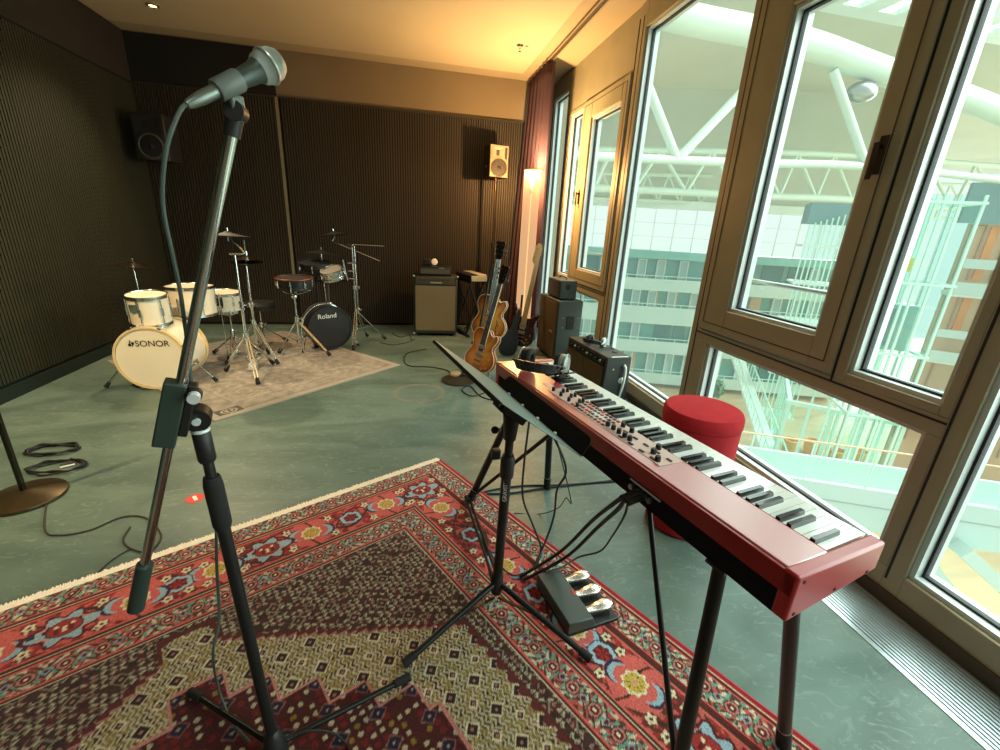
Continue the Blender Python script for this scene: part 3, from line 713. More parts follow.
# headphones lying on the piano
def headphones(name, label, base, ex, ey, s=1.0, grp=None, cup2=None):
    """lying on their side: ex runs from cup to cup, ey towards the headband"""
    ex, ey = Vector(ex).normalized(), Vector(ey).normalized(); ez = ex.cross(ey).normalized(); base = Vector(base)
    if ez.z < 0: ez = -ez
    F = frame(base, ex * s, ey * s, ez * s)
    t = thing(name, label, 'headphones', tuple(base))
    pts = [(-0.075, 0.0, 0.045)] + [(-0.083 * math.cos(a), 0.055 + 0.095 * math.sin(a), 0.045 + 0.02 * math.sin(a)) for a in [PI * i / 14 for i in range(15)]] + [(0.075, 0.0, 0.045)]
    m = MB(F)
    sm_ = [Vector(q) for q in pts]
    for i in range(len(sm_) - 1):
        m.bar(sm_[i], sm_[i + 1], 0.034, 0.008, up=(1, 0, 0) if abs((sm_[i + 1] - sm_[i]).x) < 1e-3 else (0, 1, 0))
    m.build('headband', M_blackpl, t)
    MB(F).tube(smooth([(-0.06 * math.cos(a), 0.055 + 0.084 * math.sin(a), 0.045 + 0.02 * math.sin(a)) for a in [0.5 + (PI - 1.0) * i / 8 for i in range(9)]], 2), 0.011).build('band_padding', mat('black padding', (30, 30, 32), 0.9) if 'black padding' not in bpy.data.materials else bpy.data.materials['black padding'], t)
    for sx in (-1, 1):
        c = MB(F).lathe([(0.0, 0.0), (0.026, 0.002), (0.037, 0.010), (0.041, 0.022), (0.040, 0.030)], (sx * 0.094, 0.0, 0.045), (-sx, 0, 0), 24).build('ear_cup', cup2 if (sx > 0 and cup2) else M_blackpl, t)
        MB(F).ring((sx * 0.058, 0, 0.045), (1, 0, 0), 0.029, 0.013, 24, 8).build('ear_pad', bpy.data.materials['black padding'], c)
        MB(F).ring((sx * 0.086, 0, 0.045), (1, 0, 0), 0.0405, 0.003, 24, 6).build('trim_ring', M_steel, c)
        MB(F).bar((sx * 0.088, 0.02, 0.045), (sx * 0.082, 0.06, 0.045), 0.016, 0.008, up=(1, 0, 0)).build('yoke', M_steel, t)
    return t, F
M_silver = mat('silver grey plastic', (150, 156, 152), 0.35, 0.4)
ph, PF = headphones('headphones', 'black headphones with silver cup ring lying on the far end of the red piano', XP((0.195, 0.125, ZP + 0.002)), (0.80, -0.60, 0), (-0.60, -0.80, 0), 1.1, cup2=M_silver)
e = XP((0.25, 0.13, ZP))
MB().tube(smooth([e + Vector(q) for q in ((0, 0, .03), (.02, -.03, .008), (.06, -.02, .02), (.075, .02, .03), (.05, .03, .012), (.02, 0.0, .02), (.045, -.04, .03), (.09, -.03, .03))], 6), 0.0035, 6).build('coiled_lead', M_cable, ph)

# cables from the piano sockets down to the pedals
J = lambda a: XP((a, -0.004, ZP - 0.078))
def cable(label, pts, r=0.004, name='cable', grp=None, m=None, k=8):
    pts = [Vector(q) for q in pts]
    o = MB().tube(smooth(pts, k), r, 8).build(name, m or M_cable); tag(o, label, 'cable', grp); return o
def plug(t, a, r=0.006):
    d = (XP((a, -0.05, ZP - 0.085)) - J(a)); return J(a), J(a) + d
for a, lab, mid_, end in ((0.925, 'thick black cable arching from the piano sockets to the pedals, uppermost of three', [(0.549, 0.931, 0.640), (0.591, 1.115, 0.440), (0.575, 1.307, 0.150)], (0.430, 1.340, 0.016)),
                          (0.936, 'thick black cable arching from the piano sockets to the pedals, middle of three', [(0.564, 0.930, 0.620), (0.612, 1.107, 0.420), (0.594, 1.287, 0.140)], (0.442, 1.322, 0.016)),
                          (0.950, 'thin wavy black cable from the piano sockets to the pedals, lowest of three', [(0.584, 0.923, 0.600), (0.686, 1.131, 0.360), (0.718, 1.256, 0.180), (0.672, 1.333, 0.090), (0.591, 1.306, 0.075)], (0.511, 1.280, 0.085))):
    j, j2 = plug(None, a)
    o = cable(lab, [j2, *mid_, end], 0.0062 if a < 0.94 else 0.0035)
    MB().cyl(j, j2, 0.008, n=10).build('plug', M_blackpl, o)
cable('black cable hanging from below the music stand in a loose bow to the rug', [XP((0.30, 0.02, ZP - 0.1)), (0.451, 1.474, 0.450), (0.464, 1.494, 0.280), (0.509, 1.468, 0.160), (0.545, 1.440, 0.060), (0.515, 1.387, 0.016)], 0.0045)
cable('black cable falling in an S curve from the piano underside beside the music stand', [XP((0.455, 0.0, ZP - 0.085)), (0.579, 1.352, 0.500), (0.585, 1.431, 0.350), (0.600, 1.469, 0.200), (0.568, 1.450, 0.090), (0.501, 1.384, 0.016)], 0.0045)
cable('thin black cable hanging nearly straight under the middle of the piano', [XP((0.50, 0.0, ZP - 0.085)), (0.618, 1.359, 0.350), (0.633, 1.443, 0.300), (0.677, 1.619, 0.120), (0.634, 1.737, 0.004), (0.507, 1.762, 0.004)], 0.0022)
cable('black cable lying on the green floor under the piano towards the rug corner, upper', [(1.325, 2.000, 0.005), (1.060, 1.970, 0.005), (0.820, 1.970, 0.005), (0.595, 1.989, 0.005), (0.389, 1.958, 0.005), (0.323, 1.876, 0.018)], 0.005)
cable('black cable lying on the green floor under the piano towards the rug corner, lower', [(1.280, 1.963, 0.005), (0.998, 1.967, 0.005), (0.727, 1.952, 0.005), (0.536, 1.930, 0.005), (0.396, 1.939, 0.005)], 0.005)
cable('thin black cable curling on the floor behind the music stand legs', [(0.285, 1.758, 0.018), (0.314, 1.575, 0.018), (0.354, 1.432, 0.018), (0.400, 1.353, 0.018), (0.451, 1.356, 0.018)], 0.003)

# triple pedal unit
XQ = yawframe((0.482, 1.29, 0.010), math.atan2(-0.984, 0.18))
t = thing('pedal_unit', 'black triple pedal box with three shiny chrome pedals on the rug edge', 'pedal unit', tuple(XQ((0.12, 0.1, 0))))
MB(XQ).box(0.0, 0.0, 0.0, 0.245, 0.215, 0.016).build('base_plate', M_black, t, bevel=0.003)
M_box = mat('grey green black plate', (58, 66, 62), 0.45, 0.2)
MB(XQ).hexa([(0.0, 0.0, 0.016), (0.245, 0.0, 0.016), (0.245, 0.115, 0.016), (0.0, 0.115, 0.016), (0.0, 0.0, 0.062), (0.245, 0.0, 0.062), (0.245, 0.10, 0.056), (0.0, 0.10, 0.056)]).build('housing', M_box, t, bevel=0.004)
MB(XQ).box(0.11, 0.085, 0.0570, 0.135, 0.096, 0.0584).build('red_badge', pal('red badge', (190, 60, 60), 0.5), t)
M_ped = mat('polished pedal chrome', (238, 232, 222), 0.22, 0.85)
for a in (0.045, 0.12, 0.195):
    secs = [(0.10, 0.012, 0.044), (0.125, 0.013, 0.043), (0.155, 0.019, 0.045), (0.185, 0.023, 0.047), (0.205, 0.018, 0.046), (0.213, 0.008, 0.044)]
    m = MB(XQ); vs = []
    for b, w_, z in secs: vs += [(a - w_, b, z - 0.012), (a + w_, b, z - 0.012), (a + w_, b, z - 0.002), (a, b, z + 0.004), (a - w_, b, z - 0.002)]
    fs = []
    for i in range(len(secs) - 1):
        for q in range(5): fs.append((i * 5 + q, i * 5 + (q + 1) % 5, (i + 1) * 5 + (q + 1) % 5, (i + 1) * 5 + q))
    fs += [(4, 3, 2, 1, 0), tuple((len(secs) - 1) * 5 + q for q in range(5))]
    m.add(vs, fs); o = m.build('pedal', M_ped, t, bevel=0.002)
    MB(XQ).box(a - 0.012, 0.12, 0.016, a + 0.012, 0.17, 0.034).build('pedal_block', M_rubber, o)

# red round stool
t = thing('round_stool', 'round red upholstered stool between the piano and the window', 'stool', (1.325, 1.60, 0))
M_felt = mat('red wool felt', (186, 28, 40), 0.95, 0, 0.08, 30, bump=0.3, bscale=300)
MB().lathe([(0.0, 0), (0.156, 0.0), (0.167, 0.012), (0.169, 0.04), (0.169, 0.54), (0.1705, 0.548)], (1.325, 1.60, 0), n=56).build('body', M_felt, t)
MB().lathe([(0.1705, 0.550), (0.173, 0.556), (0.172, 0.596), (0.163, 0.612), (0.13, 0.620), (0.0, 0.624)], (1.325, 1.60, 0), n=56).build('top_cushion', M_felt, t)
# ------------------------------------------------------------------ microphone stand in the foreground
HX, HY = -0.352, 0.842
t = thing('microphone_stand', 'black boom microphone stand standing on the patterned rug in front', 'microphone stand', (HX, HY, 0))
zr0 = 0.012
PV = Vector((HX - 0.012, HY - 0.012, 0.99))
PT = Vector((-0.376, 0.823, 0.969)); PB = Vector((HX, HY, 0.06)); pd_ = (PT - PB).normalized()
def PP(z): return PB + pd_ * ((z - PB.z) / pd_.z)
MB().cyl(PB, PP(0.84), 0.0125, n=18).build('lower_tube', M_black, t)
MB().lathe([(0.0145, -0.055), (0.0175, -0.045), (0.0175, 0.045), (0.0155, 0.06), (0.014, 0.065)], PP(0.80), pd_, 20).build('grip_sleeve', M_rubber, t)
MB().cyl(PP(0.84), PT, 0.0095, n=16).build('upper_tube', mat('dark steel tube', (70, 76, 72), 0.3, 0.9), t)
MB().lathe([(0.013, -0.07), (0.0155, -0.065), (0.0155, -0.012), (0.013, -0.008)], PT, pd_, 20).build('collar', M_blackpl, t)
MB().ring(PT - pd_ * 0.004, pd_, 0.0125, 0.0035, 20, 8).build('collar_ring', M_bead, t)
hb = MB().lathe([(0.012, 0.11), (0.02, 0.10), (0.024, 0.07), (0.03, 0.055), (0.03, 0.03), (0.018, 0.022)], (HX, HY, 0.0), n=24).build('hub', M_blackpl, t)
for fx, fy in ((-0.622, 1.042), (-0.024, 0.985), (-0.36, 0.50)):
    f = Vector((fx, fy, 0.026)); h = Vector((HX, HY, 0.055)); d = (f - h).normalized()
    o = MB().cyl(h + d * 0.02, f, 0.008, n=12).build('leg', M_leg, t)
    MB().cyl(f - d * 0.035, f + d * 0.015, 0.0115, 0.0125, n=12).build('rubber_foot', M_rubber, o)
# boom through a square clutch
BB0 = Vector((-0.550, 0.817, 0.577)); BT = Vector((-0.226, 0.767, 1.495)); bd = (BT - BB0).normalized(); CL = BB0 + bd * ((1.035 - BB0.z) / bd.z)
MB().cyl(BB0, BT, 0.0085, n=18).build('boom', mat('boom steel', (196, 206, 200), 0.13, 1.0), t)
MB().cyl(BB0 - bd * 0.004, BB0 + bd * 0.115, 0.0150, 0.0140, n=18).build('counterweight_grip', mat('dark green rubber', (40, 56, 50), 0.5), t)
tc_ = Vector((-CL.x, -CL.y, 1.35 - CL.z)).normalized()                       # the clutch faces the room side where one stands
bx = Vector((1, 0.25, 0)); bx = (bx - bd * bx.dot(bd)).normalized(); by = bd.cross(bx)
F = frame(CL - bd * 0.05, bx, by, bd)
cl = MB(F).box(-0.024, -0.012, -0.04, 0.010, 0.014, 0.088).build('clutch_block', mat('dark green plastic', (46, 62, 54), 0.4), t, bevel=0.003)
MB(F).box(0.0095, -0.010, -0.015, 0.024, 0.012, 0.088).build('clamp_plate', M_blackpl, cl, bevel=0.003)
kk = MB(F).cyl((0.022, -0.016, 0.075), (0.022, -0.030, 0.075), 0.0095, n=18).build('clamp_knob', M_bead, t)
MB(F).cyl((0.022, -0.006, 0.075), (0.022, -0.017, 0.075), 0.0115, n=14).build('knob_collar', M_blackpl, kk)
piv = PT + pd_ * 0.022
pq = (by + Vector((0, 0, 0.0))).normalized()
MB().cyl(piv - pq * 0.014, piv + pq * 0.014, 0.0225, n=28).build('pivot_disc', M_blackpl, t)
MB().cyl(piv - pq * 0.014, piv - pq * 0.019, 0.007, n=14).build('pivot_screw', M_bead, t)
MB().bar(piv, CL - bd * 0.03, 0.024, 0.022, up=tuple(bd)).build('pivot_neck', M_blackpl, t)
# microphone in its clip
MT, MH = Vector((-0.243, 0.746, 1.504)), Vector((-0.188, 0.793, 1.551)); md = (MH - MT).normalized()
clp = BT
cc = MT + md * (clp - MT).dot(md)
o = MB().bar(clp - bd * 0.01, cc + (clp - cc) * 0.55, 0.016, 0.020, up=md).build('clip_neck', mat('grey clip plastic', (96, 104, 98), 0.5), t, bevel=0.003)
mk = MB().lathe([(0.0128, -0.020), (0.0140, -0.018), (0.0146, 0.016), (0.0140, 0.018)], cc, md, 24).build('clip_sleeve', bpy.data.materials['grey clip plastic'], t)
MB().cyl(clp - bd * 0.012 + Vector((0, 0.012, 0)), clp - bd * 0.012 - Vector((0, 0.012, 0)), 0.0135, n=18).build('clip_joint', M_blackpl, t)
MB().cyl(clp - bd * 0.045, clp - bd * 0.02, 0.0115, n=16).build('thread_collar', M_blackpl, t)
mic = thing('microphone', 'handheld vocal microphone with silver mesh ball clipped on the boom stand', 'microphone', tuple(MT))
L = (MH - MT).length
MB().lathe([(0.0090, 0.0), (0.0098, 0.004), (0.0122, L * 0.45), (0.0146, L - 0.024), (0.0170, L - 0.018)], MT, md, 28).build('handle', mat('dark grey microphone body', (74, 84, 80), 0.4, 0.5), mic)
gm = mat('silver wire mesh', (196, 206, 198), 0.35, 0.8, bump=1.0, bscale=900)
MB().lathe([(0.0170, -0.018), (0.0205, -0.013), (0.0226, -0.003), (0.0226, 0.0), (0.0214, 0.010), (0.0168, 0.018), (0.0088, 0.0226), (0.0, 0.0238)], MH, md, 32).build('mesh_ball', gm, mic)
MB().ring(MH - md * 0.002, md, 0.0228, 0.0020, 36, 8).build('ball_band', mat('pale metal band', (214, 224, 216), 0.3, 0.7), mic)
MB().box(-0.004, -0.002, -0.006, 0.004, 0.002, 0.006).build('switch', M_blackpl, mic) if False else None
cab = thing('microphone_cable', 'grey microphone cable drooping from the microphone down along its stand', 'cable', tuple(MT))
MB().lathe([(0.0050, -0.048), (0.0062, -0.044), (0.0085, -0.026), (0.0088, 0.004)], MT, md, 20).build('connector', mat('grey connector', (120, 130, 124), 0.35, 0.7), cab)
pts = [MT - md * 0.044, MT - md * 0.054, Vector((-0.287, 0.712, 1.457)), Vector((-0.301, 0.709, 1.425)), Vector((-0.318, 0.718, 1.379)), Vector((-0.328, 0.730, 1.341)), Vector((-0.335, 0.748, 1.289)), Vector((-0.346, 0.776, 1.229)), Vector((-0.358, 0.798, 1.169)), Vector((-0.388, 0.856, 1.090)), Vector((-0.402, 0.872, 0.964)), Vector((-0.397, 0.869, 0.854)), Vector((-0.393, 0.859, 0.765)), Vector((-0.404, 0.843, 0.627)), Vector((-0.414, 0.833, 0.501)), Vector((-0.444, 0.840, 0.394)), Vector((-0.541, 1.015, 0.060)), Vector((-0.486, 0.939, 0.030)), Vector((-0.427, 0.885, 0.020))]
MB().tube(smooth(pts, 8), 0.0030, 8).build('lead', mat('grey green cable sheath', (70, 84, 78), 0.5), cab)
pts = [Vector((-0.330, 0.773, 1.395)), Vector((-0.345, 0.799, 1.326)), Vector((-0.359, 0.825, 1.239)), Vector((-0.378, 0.861, 1.136)), Vector((-0.395, 0.886, 1.000))]
cable('loose black cable end draped from the rug over the foot of the boom microphone stand', [Vector((-0.323, 0.843, 0.075)), Vector((-0.267, 0.853, 0.070)), Vector((-0.213, 0.857, 0.040)), Vector((-0.179, 0.838, 0.018)), Vector((-0.160, 0.806, 0.018))], 0.003)

# ------------------------------------------------------------------ music stand
MX, MY = 0.308, 1.230
t = thing('music_stand', 'black orchestra music stand with a tilted solid desk beside the red piano', 'music stand', (MX, MY, 0))
yawd, th, hw, hh = -1.3692, 0.648, 0.30, 0.157
dd = Vector((math.cos(yawd), math.sin(yawd), 0)); nn = Vector((-dd.y, dd.x, 0)); ss = nn * math.cos(th) - Vector((0, 0, 1)) * math.sin(th); up = dd.cross(ss)
if up.z < 0: up = -up
DC = Vector((0.2786, 1.2466, 0.8627))
F = frame(DC, dd, ss, up)
M_desk = mat('grey green desk steel', (104, 122, 116), 0.4, 0.3)
MB(F).box(-hw, -hh, -0.003, hw, hh, 0.0).build('desk', M_desk, t, bevel=0.001)
MB(F).box(-hw, -hh, -0.012, hw, -hh + 0.004, -0.0005).build('desk_rim', M_black, t)
r_ = 0.022; h_ = 0.056
poly = [(-hw * 0.86, 0)] + [(-hw * 0.86 + r_ - r_ * math.cos(a), h_ - r_ + r_ * math.sin(a)) for a in [PI / 2 * i / 5 for i in range(6)]] + [(hw - r_ + r_ * math.sin(a), h_ - r_ + r_ * math.cos(a)) for a in [PI / 2 * i / 5 for i in range(6)]] + [(hw, 0)]
o = MB().prism(poly, F((0, hh - 0.003, 0)), dd, up, ss * 0.003).build('ledge', M_deep, t, sm=False)
for a in (-0.16, -0.05, 0.06, 0.17): MB(F).lathe([(0.006, 0), (0.006, 0.003), (0.003, 0.006), (0, 0.0065)], (a, hh - 0.014, 0.0), n=10).build('rivet', M_bead, o)
MT_ = F((0.095, 0.03, -0.03)); MB_ = Vector((MX, MY, 0.09)); mdir = (MT_ - MB_).normalized()
def MP(z): return MB_ + mdir * ((z - 0.09) / mdir.z)
MB(F).box(0.06, -0.03, -0.040, 0.125, 0.07, -0.003).build('desk_bracket', M_black, t, bevel=0.006)
MB().cyl(MP(0.60), MP(0.74), 0.0125, 0.0135, n=20).cyl(MP(0.735), MT_, 0.019, 0.027, n=20).build('neck', M_black, t)
MB().cyl(MB_, MP(0.62), 0.0165, n=20).build('lower_tube', M_black, t)
cl = MB().lathe([(0.0165, -0.05), (0.022, -0.045), (0.023, 0.02), (0.018, 0.035)], MP(0.64), mdir, 20).build('height_clutch', M_blackpl, t)
MB().box(MX - 0.045, MY - 0.012, 0.63, MX - 0.015, MY + 0.012, 0.665).build('clutch_lever', M_blackpl, cl, bevel=0.005)
kb = MB().cyl((MX - 0.018, MY, 0.735), (MX - 0.03, MY - 0.002, 0.735), 0.005, n=10).build('knob_stem', M_steel, t)
MB().ball((MX - 0.038, MY - 0.003, 0.735), 0.0125).build('knob', M_rubber, kb)
MX, MY = MP(0.55).x, MP(0.55).y
tx = text_part('white_lettering', 'GRAVITY', 0.019, pal('white sticker ink', (214, 216, 212), 0.5), t, (MX - 0.0045, MY - 0.0172, 0.545), (0, 0, 1), Vector((-0.97, 0.24, 0)))
MX, MY = 0.308, 1.230
MB().lathe([(0.0165, 0.16), (0.022, 0.15), (0.024, 0.10), (0.020, 0.07)], (MX, MY, 0.0), n=20).build('hub', M_blackpl, t)
for i, (fx, fy) in enumerate(((-0.018, 1.04), (0.563, 0.96), (0.288, 1.88))):
    f = Vector((fx, fy, 0.028)); h = Vector((MX, MY, 0.115)); d = (f - h).normalized()
    q = d.cross(Vector((0, 0, 1))).normalized()
    m = MB().tube([h + d * 0.015, h + d * 0.05 + Vector((0, 0, 0.003)), f], 0.0105, 10) if i < 2 else MB().cyl(h + q * 0.009, f + q * 0.009, 0.006, n=8).cyl(h - q * 0.009, f - q * 0.009, 0.006, n=8)
    o = m.build('leg', M_leg, t)
    MB().cyl(f - d * 0.03, f + d * 0.012, 0.0135, 0.0145, n=12).build('rubber_foot', M_rubber, o)
    l0 = Vector((MX, MY, 0.05)); MB().bar(l0 + d * 0.01, h.lerp(f, 0.42) - Vector((0, 0, 0.008)), 0.010, 0.004).build('strut', M_leg, t)

# ------------------------------------------------------------------ round-base stand at the left edge
bx_, by_ = -1.80, 2.20
t = thing('round_base_stand', 'straight black microphone stand with a heavy round base at the left edge', 'microphone stand', (bx_, by_, 0))
MB().lathe([(0.0, 0), (0.150, 0.0), (0.152, 0.010), (0.150, 0.016), (0.10, 0.030), (0.04, 0.042), (0.025, 0.046), (0.0, 0.046)], (bx_, by_, 0), n=48).build('base', mat('bronzed black iron', (92, 80, 58), 0.28, 0.8), t)
MB().cyl((bx_, by_, 0.045), (bx_, by_, 0.95), 0.0125, n=16).build('pole', mat('black chrome pole', (60, 56, 48), 0.2, 0.9), t)
MB().lathe([(0.02, 0), (0.021, 0.05), (0.015, 0.07)], (bx_, by_, 0.90), n=16).build('clutch', M_blackpl, t)
MB().cyl((bx_, by_, 0.95), (bx_, by_, 1.25), 0.008, n=12).build('upper_pole', M_steel, t)
def coil(label, c, R, turns, r=0.005, seed=0, grp=None, squash=0.55, tail=None):
    rr = random.Random(seed); P = []
    n = int(turns * 14)
    for i in range(n):
        a = 2 * PI * i / 14; k = R * (1 + rr.uniform(-0.12, 0.12))
        P.append(Vector((c[0] + k * math.cos(a), c[1] + k * squash * math.sin(a), 0.006 + 0.012 * (i / n) + (0.007 if i % 3 == 0 else 0))))
    if tail: P += [Vector(q) for q in tail]
    o = MB().tube(smooth(P, 4), r, 6).build('cable_coil', M_cable); tag(o, label, 'cable', grp); return o
coil('loose coil of black cable just behind the round base of the stand', (-1.84, 2.47), 0.12, 3.3, 0.005, 3)
coil('flat coil of black cable with a white plug farther behind the round-base stand', (-1.99, 2.68), 0.12, 3.0, 0.006, 5, squash=0.5)
t = thing('cable_plug', 'white-edged black plug at the end of a floor cable near the round-base stand', 'plug', (-1.809, 2.500, 0.010))
c = Vector((-1.806, 2.496, 0.012)); MB().cyl(c + Vector((-0.025, -0.02, 0)), c + Vector((0.025, 0.012, 0)), 0.010, n=10).build('shell', M_blackpl, t); MB().cyl(c + Vector((-0.02, -0.028, -0.004)), c + Vector((0.03, 0.002, -0.004)), 0.005, n=8).build('white_tag', M_white, t)
cable('thin black cable winding over the left floor from the round-base stand to the rug', [(-1.800, 2.367, 0.005), (-1.691, 2.161, 0.005), (-1.547, 1.923, 0.005), (-1.465, 1.878, 0.005), (-1.366, 1.897, 0.005), (-1.287, 1.976, 0.005), (-1.181, 1.955, 0.005), (-1.060, 1.820, 0.005), (-1.054, 1.720, 0.005), (-1.130, 1.743, 0.005), (-1.196, 1.808, 0.005), (-1.214, 1.896, 0.005)], 0.0035, m=mat('brown black cable', (50, 42, 32), 0.6))
cable('faint thin cable running from the floor coil onto the rug fringe at left', [(-1.134, 1.750, 0.005), (-1.171, 1.686, 0.005), (-1.188, 1.583, 0.005), (-1.192, 1.517, 0.014), (-1.203, 1.457, 0.018)], 0.0025)

# red floor sticker with a white bar
c = Vector((-1.037, 2.095, 0.0))
t = thing('floor_sticker', 'small round red sticker with a white bar on the floor near the rug', 'sticker', tuple(c))
MB().lathe([(0.0, 0.0012), (0.040, 0.0012), (0.0405, 0.0)], c, n=36).build('disc', mat('red sticker', (206, 52, 36), 0.5), t)
MB(yawframe(c, 0.6)).box(-0.008, -0.022, 0.0012, 0.008, 0.022, 0.0019).build('white_bar', M_white, t, sm=False)
# ------------------------------------------------------------------ patterned rugs, woven knot by knot
def weave_mesh(name, m, parent, O, u, v, us, vs, z, colfn):
    O = Vector(O); U, V = np.meshgrid(us, vs, indexing='ij')
    col = colfn(U, V)                                            # (nu, nv, 3) linear
    X = O.x + u[0] * U + v[0] * V; Y = O.y + u[1] * U + v[1] * V
    off = ORG[parent.name]
    co = np.stack([X - off.x, Y - off.y, np.full_like(X, z - off.z)], -1).reshape(-1, 3).astype(np.float32)
    nu, nv = len(us), len(vs)
    idx = np.arange(nu * nv).reshape(nu, nv)
    q = np.stack([idx[:-1, :-1], idx[1:, :-1], idx[1:, 1:], idx[:-1, 1:]], -1).reshape(-1, 4)
    if u[0] * v[1] - u[1] * v[0] < 0: q = q[:, ::-1]
    me = bpy.data.meshes.new(name); me.vertices.add(len(co)); me.vertices.foreach_set('co', co.ravel())
    me.loops.add(q.size); me.loops.foreach_set('vertex_index', q.ravel().astype(np.int32))
    me.polygons.add(len(q)); me.polygons.foreach_set('loop_start', np.arange(0, q.size, 4, dtype=np.int32)); me.polygons.foreach_set('loop_total', np.full(len(q), 4, np.int32))
    me.update(calc_edges=True)
    a = me.color_attributes.new('weave', 'FLOAT_COLOR', 'POINT')
    a.data.foreach_set('color', np.concatenate([col.reshape(-1, 3), np.ones((len(co), 1))], 1).astype(np.float32).ravel())
    me.materials.append(m)
    o = bpy.data.objects.new(name, me); C.objects.link(o); o.parent = parent; ORG[o.name] = off
    return o

def LC(*c): return np.array(lin(c))
K = dict(cream=LC(214, 200, 168), red=LC(150, 44, 42), rose=LC(196, 92, 84), dark=LC(92, 26, 26), navy=LC(44, 38, 66), blue=LC(142, 168, 180), green=LC(112, 152, 132),
         yel=LC(198, 168, 74), brown=LC(66, 42, 38), tan=LC(152, 132, 84), mar=LC(86, 36, 34), pink=LC(196, 130, 122), bark=LC(62, 40, 26), maroon=LC(120, 32, 36))
def hsh(a, b, s=0):
    x = np.sin(a * 127.1 + b * 311.7 + s * 74.7) * 43758.5453
    return x - np.floor(x)
RW, RL = 2.6, 3.8
def persian(U, V):
    du = np.minimum(U, RW - U); dv = np.minimum(V, RL - V)
    d = np.minimum(du, dv); side = du < dv
    s = np.where(side, V, U); Lx = np.where(side, RL, RW); s = s - Lx / 2 + 0.0
    col = np.zeros(U.shape + (3,)) + K['brown']
    def put(mask, c): col[mask] = c
    # ---------- field of small cream marks on brown
    g = 0.022
    ci, cj = np.floor(U / g), np.floor(V / (g * 0.8)); fu, fv = U / g - ci - 0.5, V / (g * 0.8) - cj - 0.5
    h = hsh(ci, cj); h2 = hsh(ci, cj, 3)
    sgn = np.where((ci + cj) % 2 == 0, 1, -1)
    put(h2 < 0.25, K['brown'] * 0.7); put((h2 > 0.25) & (h2 < 0.4), K['mar'])
    ring = np.abs(np.hypot(fu, fv) - 0.33) < 0.10
    put(ring & (np.arctan2(fv, fu) * sgn > -0.4) & (h < 0.75), K['cream'] * (0.36))
    dash = (np.abs(fu * 0.8 + sgn * fv * 0.6) < 0.13) & (np.abs(fv * 0.8 - sgn * fu * 0.6) < 0.42)
    put(dash & (h < 0.55), K['cream'] * 0.60); put(dash & (h >= 0.55) & (h < 0.8), K['pink'] * 0.5)
    G = 0.105
    bi, bj = np.floor(U / G + 0.5 * (np.floor(V / G) % 2)), np.floor(V / G); bu, bv = U / G + 0.5 * (bj % 2) - bi - 0.5, V / G - bj - 0.5
    m = np.abs(bu) + np.abs(bv)
    put((m < 0.24) & (m > 0.18), K['cream'] * 0.30); put(m < 0.18, K['brown'] * 0.6); put(m < 0.07, K['pink'] * 0.6)
    # ---------- tan stepped medallion
    X = np.abs(U - RW / 2); Vm = np.minimum(V, RL - V)
    stepx = np.floor(X / 0.028) * 0.028
    tan_lim = 0.60 + 0.66 * np.maximum(stepx - 0.05, 0)
    tan = (Vm > tan_lim) & (X < 0.75 + 0.012 * np.sin(Vm * 120))
    tan |= (X < 0.068) & (Vm > 0.515 + 0.35 * np.maximum(X - 0.035, 0))
    near = (Vm > tan_lim - 0.025) & (X < 0.775) | ((X < 0.082) & (Vm > 0.495))
    put(near & ~tan, K['mar']); put(near & ~tan & (Vm > tan_lim - 0.008) & (X < 0.745), K['pink'] * 0.6)
    g = 0.014
    ti, tj = np.floor(U / g), np.floor(V / g); tu, tv = U / g - ti - 0.5, V / g - tj - 0.5; th = hsh(ti, tj, 5)
    sg = np.where(tj % 2 == 0, 1, -1)
    put(tan, K['tan'] * 0.58)
    zig = (np.abs(tu * 0.75 + sg * tv * 0.66) < 0.2)
    put(tan & zig & (th < 0.8), K['cream'] * 0.66); put(tan & zig & (th >= 0.8), K['tan'] * 1.1); put(tan & ~zig & (th < 0.25), K['bark'])
    G = 0.088
    bi = np.floor((U - RW / 2) / G + 0.5 * (np.floor(V / (G * 0.62)) % 2)); bj = np.floor(V / (G * 0.62))
    bu, bv = ((U - RW / 2) / G + 0.5 * (bj % 2) - bi - 0.5) * G, (V / (G * 0.62) - bj - 0.5) * G * 0.62
    big = bj % 2 == 0; R = np.where(big, 0.027, 0.018)
    m = np.abs(bu) + np.abs(bv)
    put(tan & (m < R), K['cream'] * 0.9); put(tan & (m < R - 0.006), np.array([0.028, 0.014, 0.012])); put(tan & (m < 0.006), K['pink'] * 0.6)
    # ---------- inner dark red medallion with zig-zag steps
    st = np.floor((X + 0.045) / 0.11)
    lim = 0.735 + 0.097 * st
    inn = (Vm > lim) & (X < 0.535); edge = ((Vm > lim - 0.009) & (X < 0.544)) | ((Vm > lim) & (X < 0.544))
    prev = 0.735 + 0.097 * np.floor((X - 0.009 + 0.045) / 0.11)
    edge |= (Vm > prev) & (X < 0.544)
    put(edge & ~inn & tan, K['pink'] * 0.8)
    edge2 = (Vm > lim + 0.010) & (X < 0.525); put(inn & ~edge2, K['mar'])
    g = 0.026
    ti, tj = np.floor(U / g), np.floor(V / g); tu, tv = U / g - ti - 0.5, V / g - tj - 0.5; th = hsh(ti, tj, 9)
    put(inn, K['mar'] * 0.6); put(inn & (np.hypot(tu, tv) < 0.28) & (th < 0.35), K['cream'] * 0.6); put(inn & (np.hypot(tu, tv) < 0.34) & (th > 0.6), K['red'] * 0.45); put(inn & (np.hypot(tu, tv) < 0.3) & (th > 0.9), K['yel'] * 0.35)
    G = 0.11
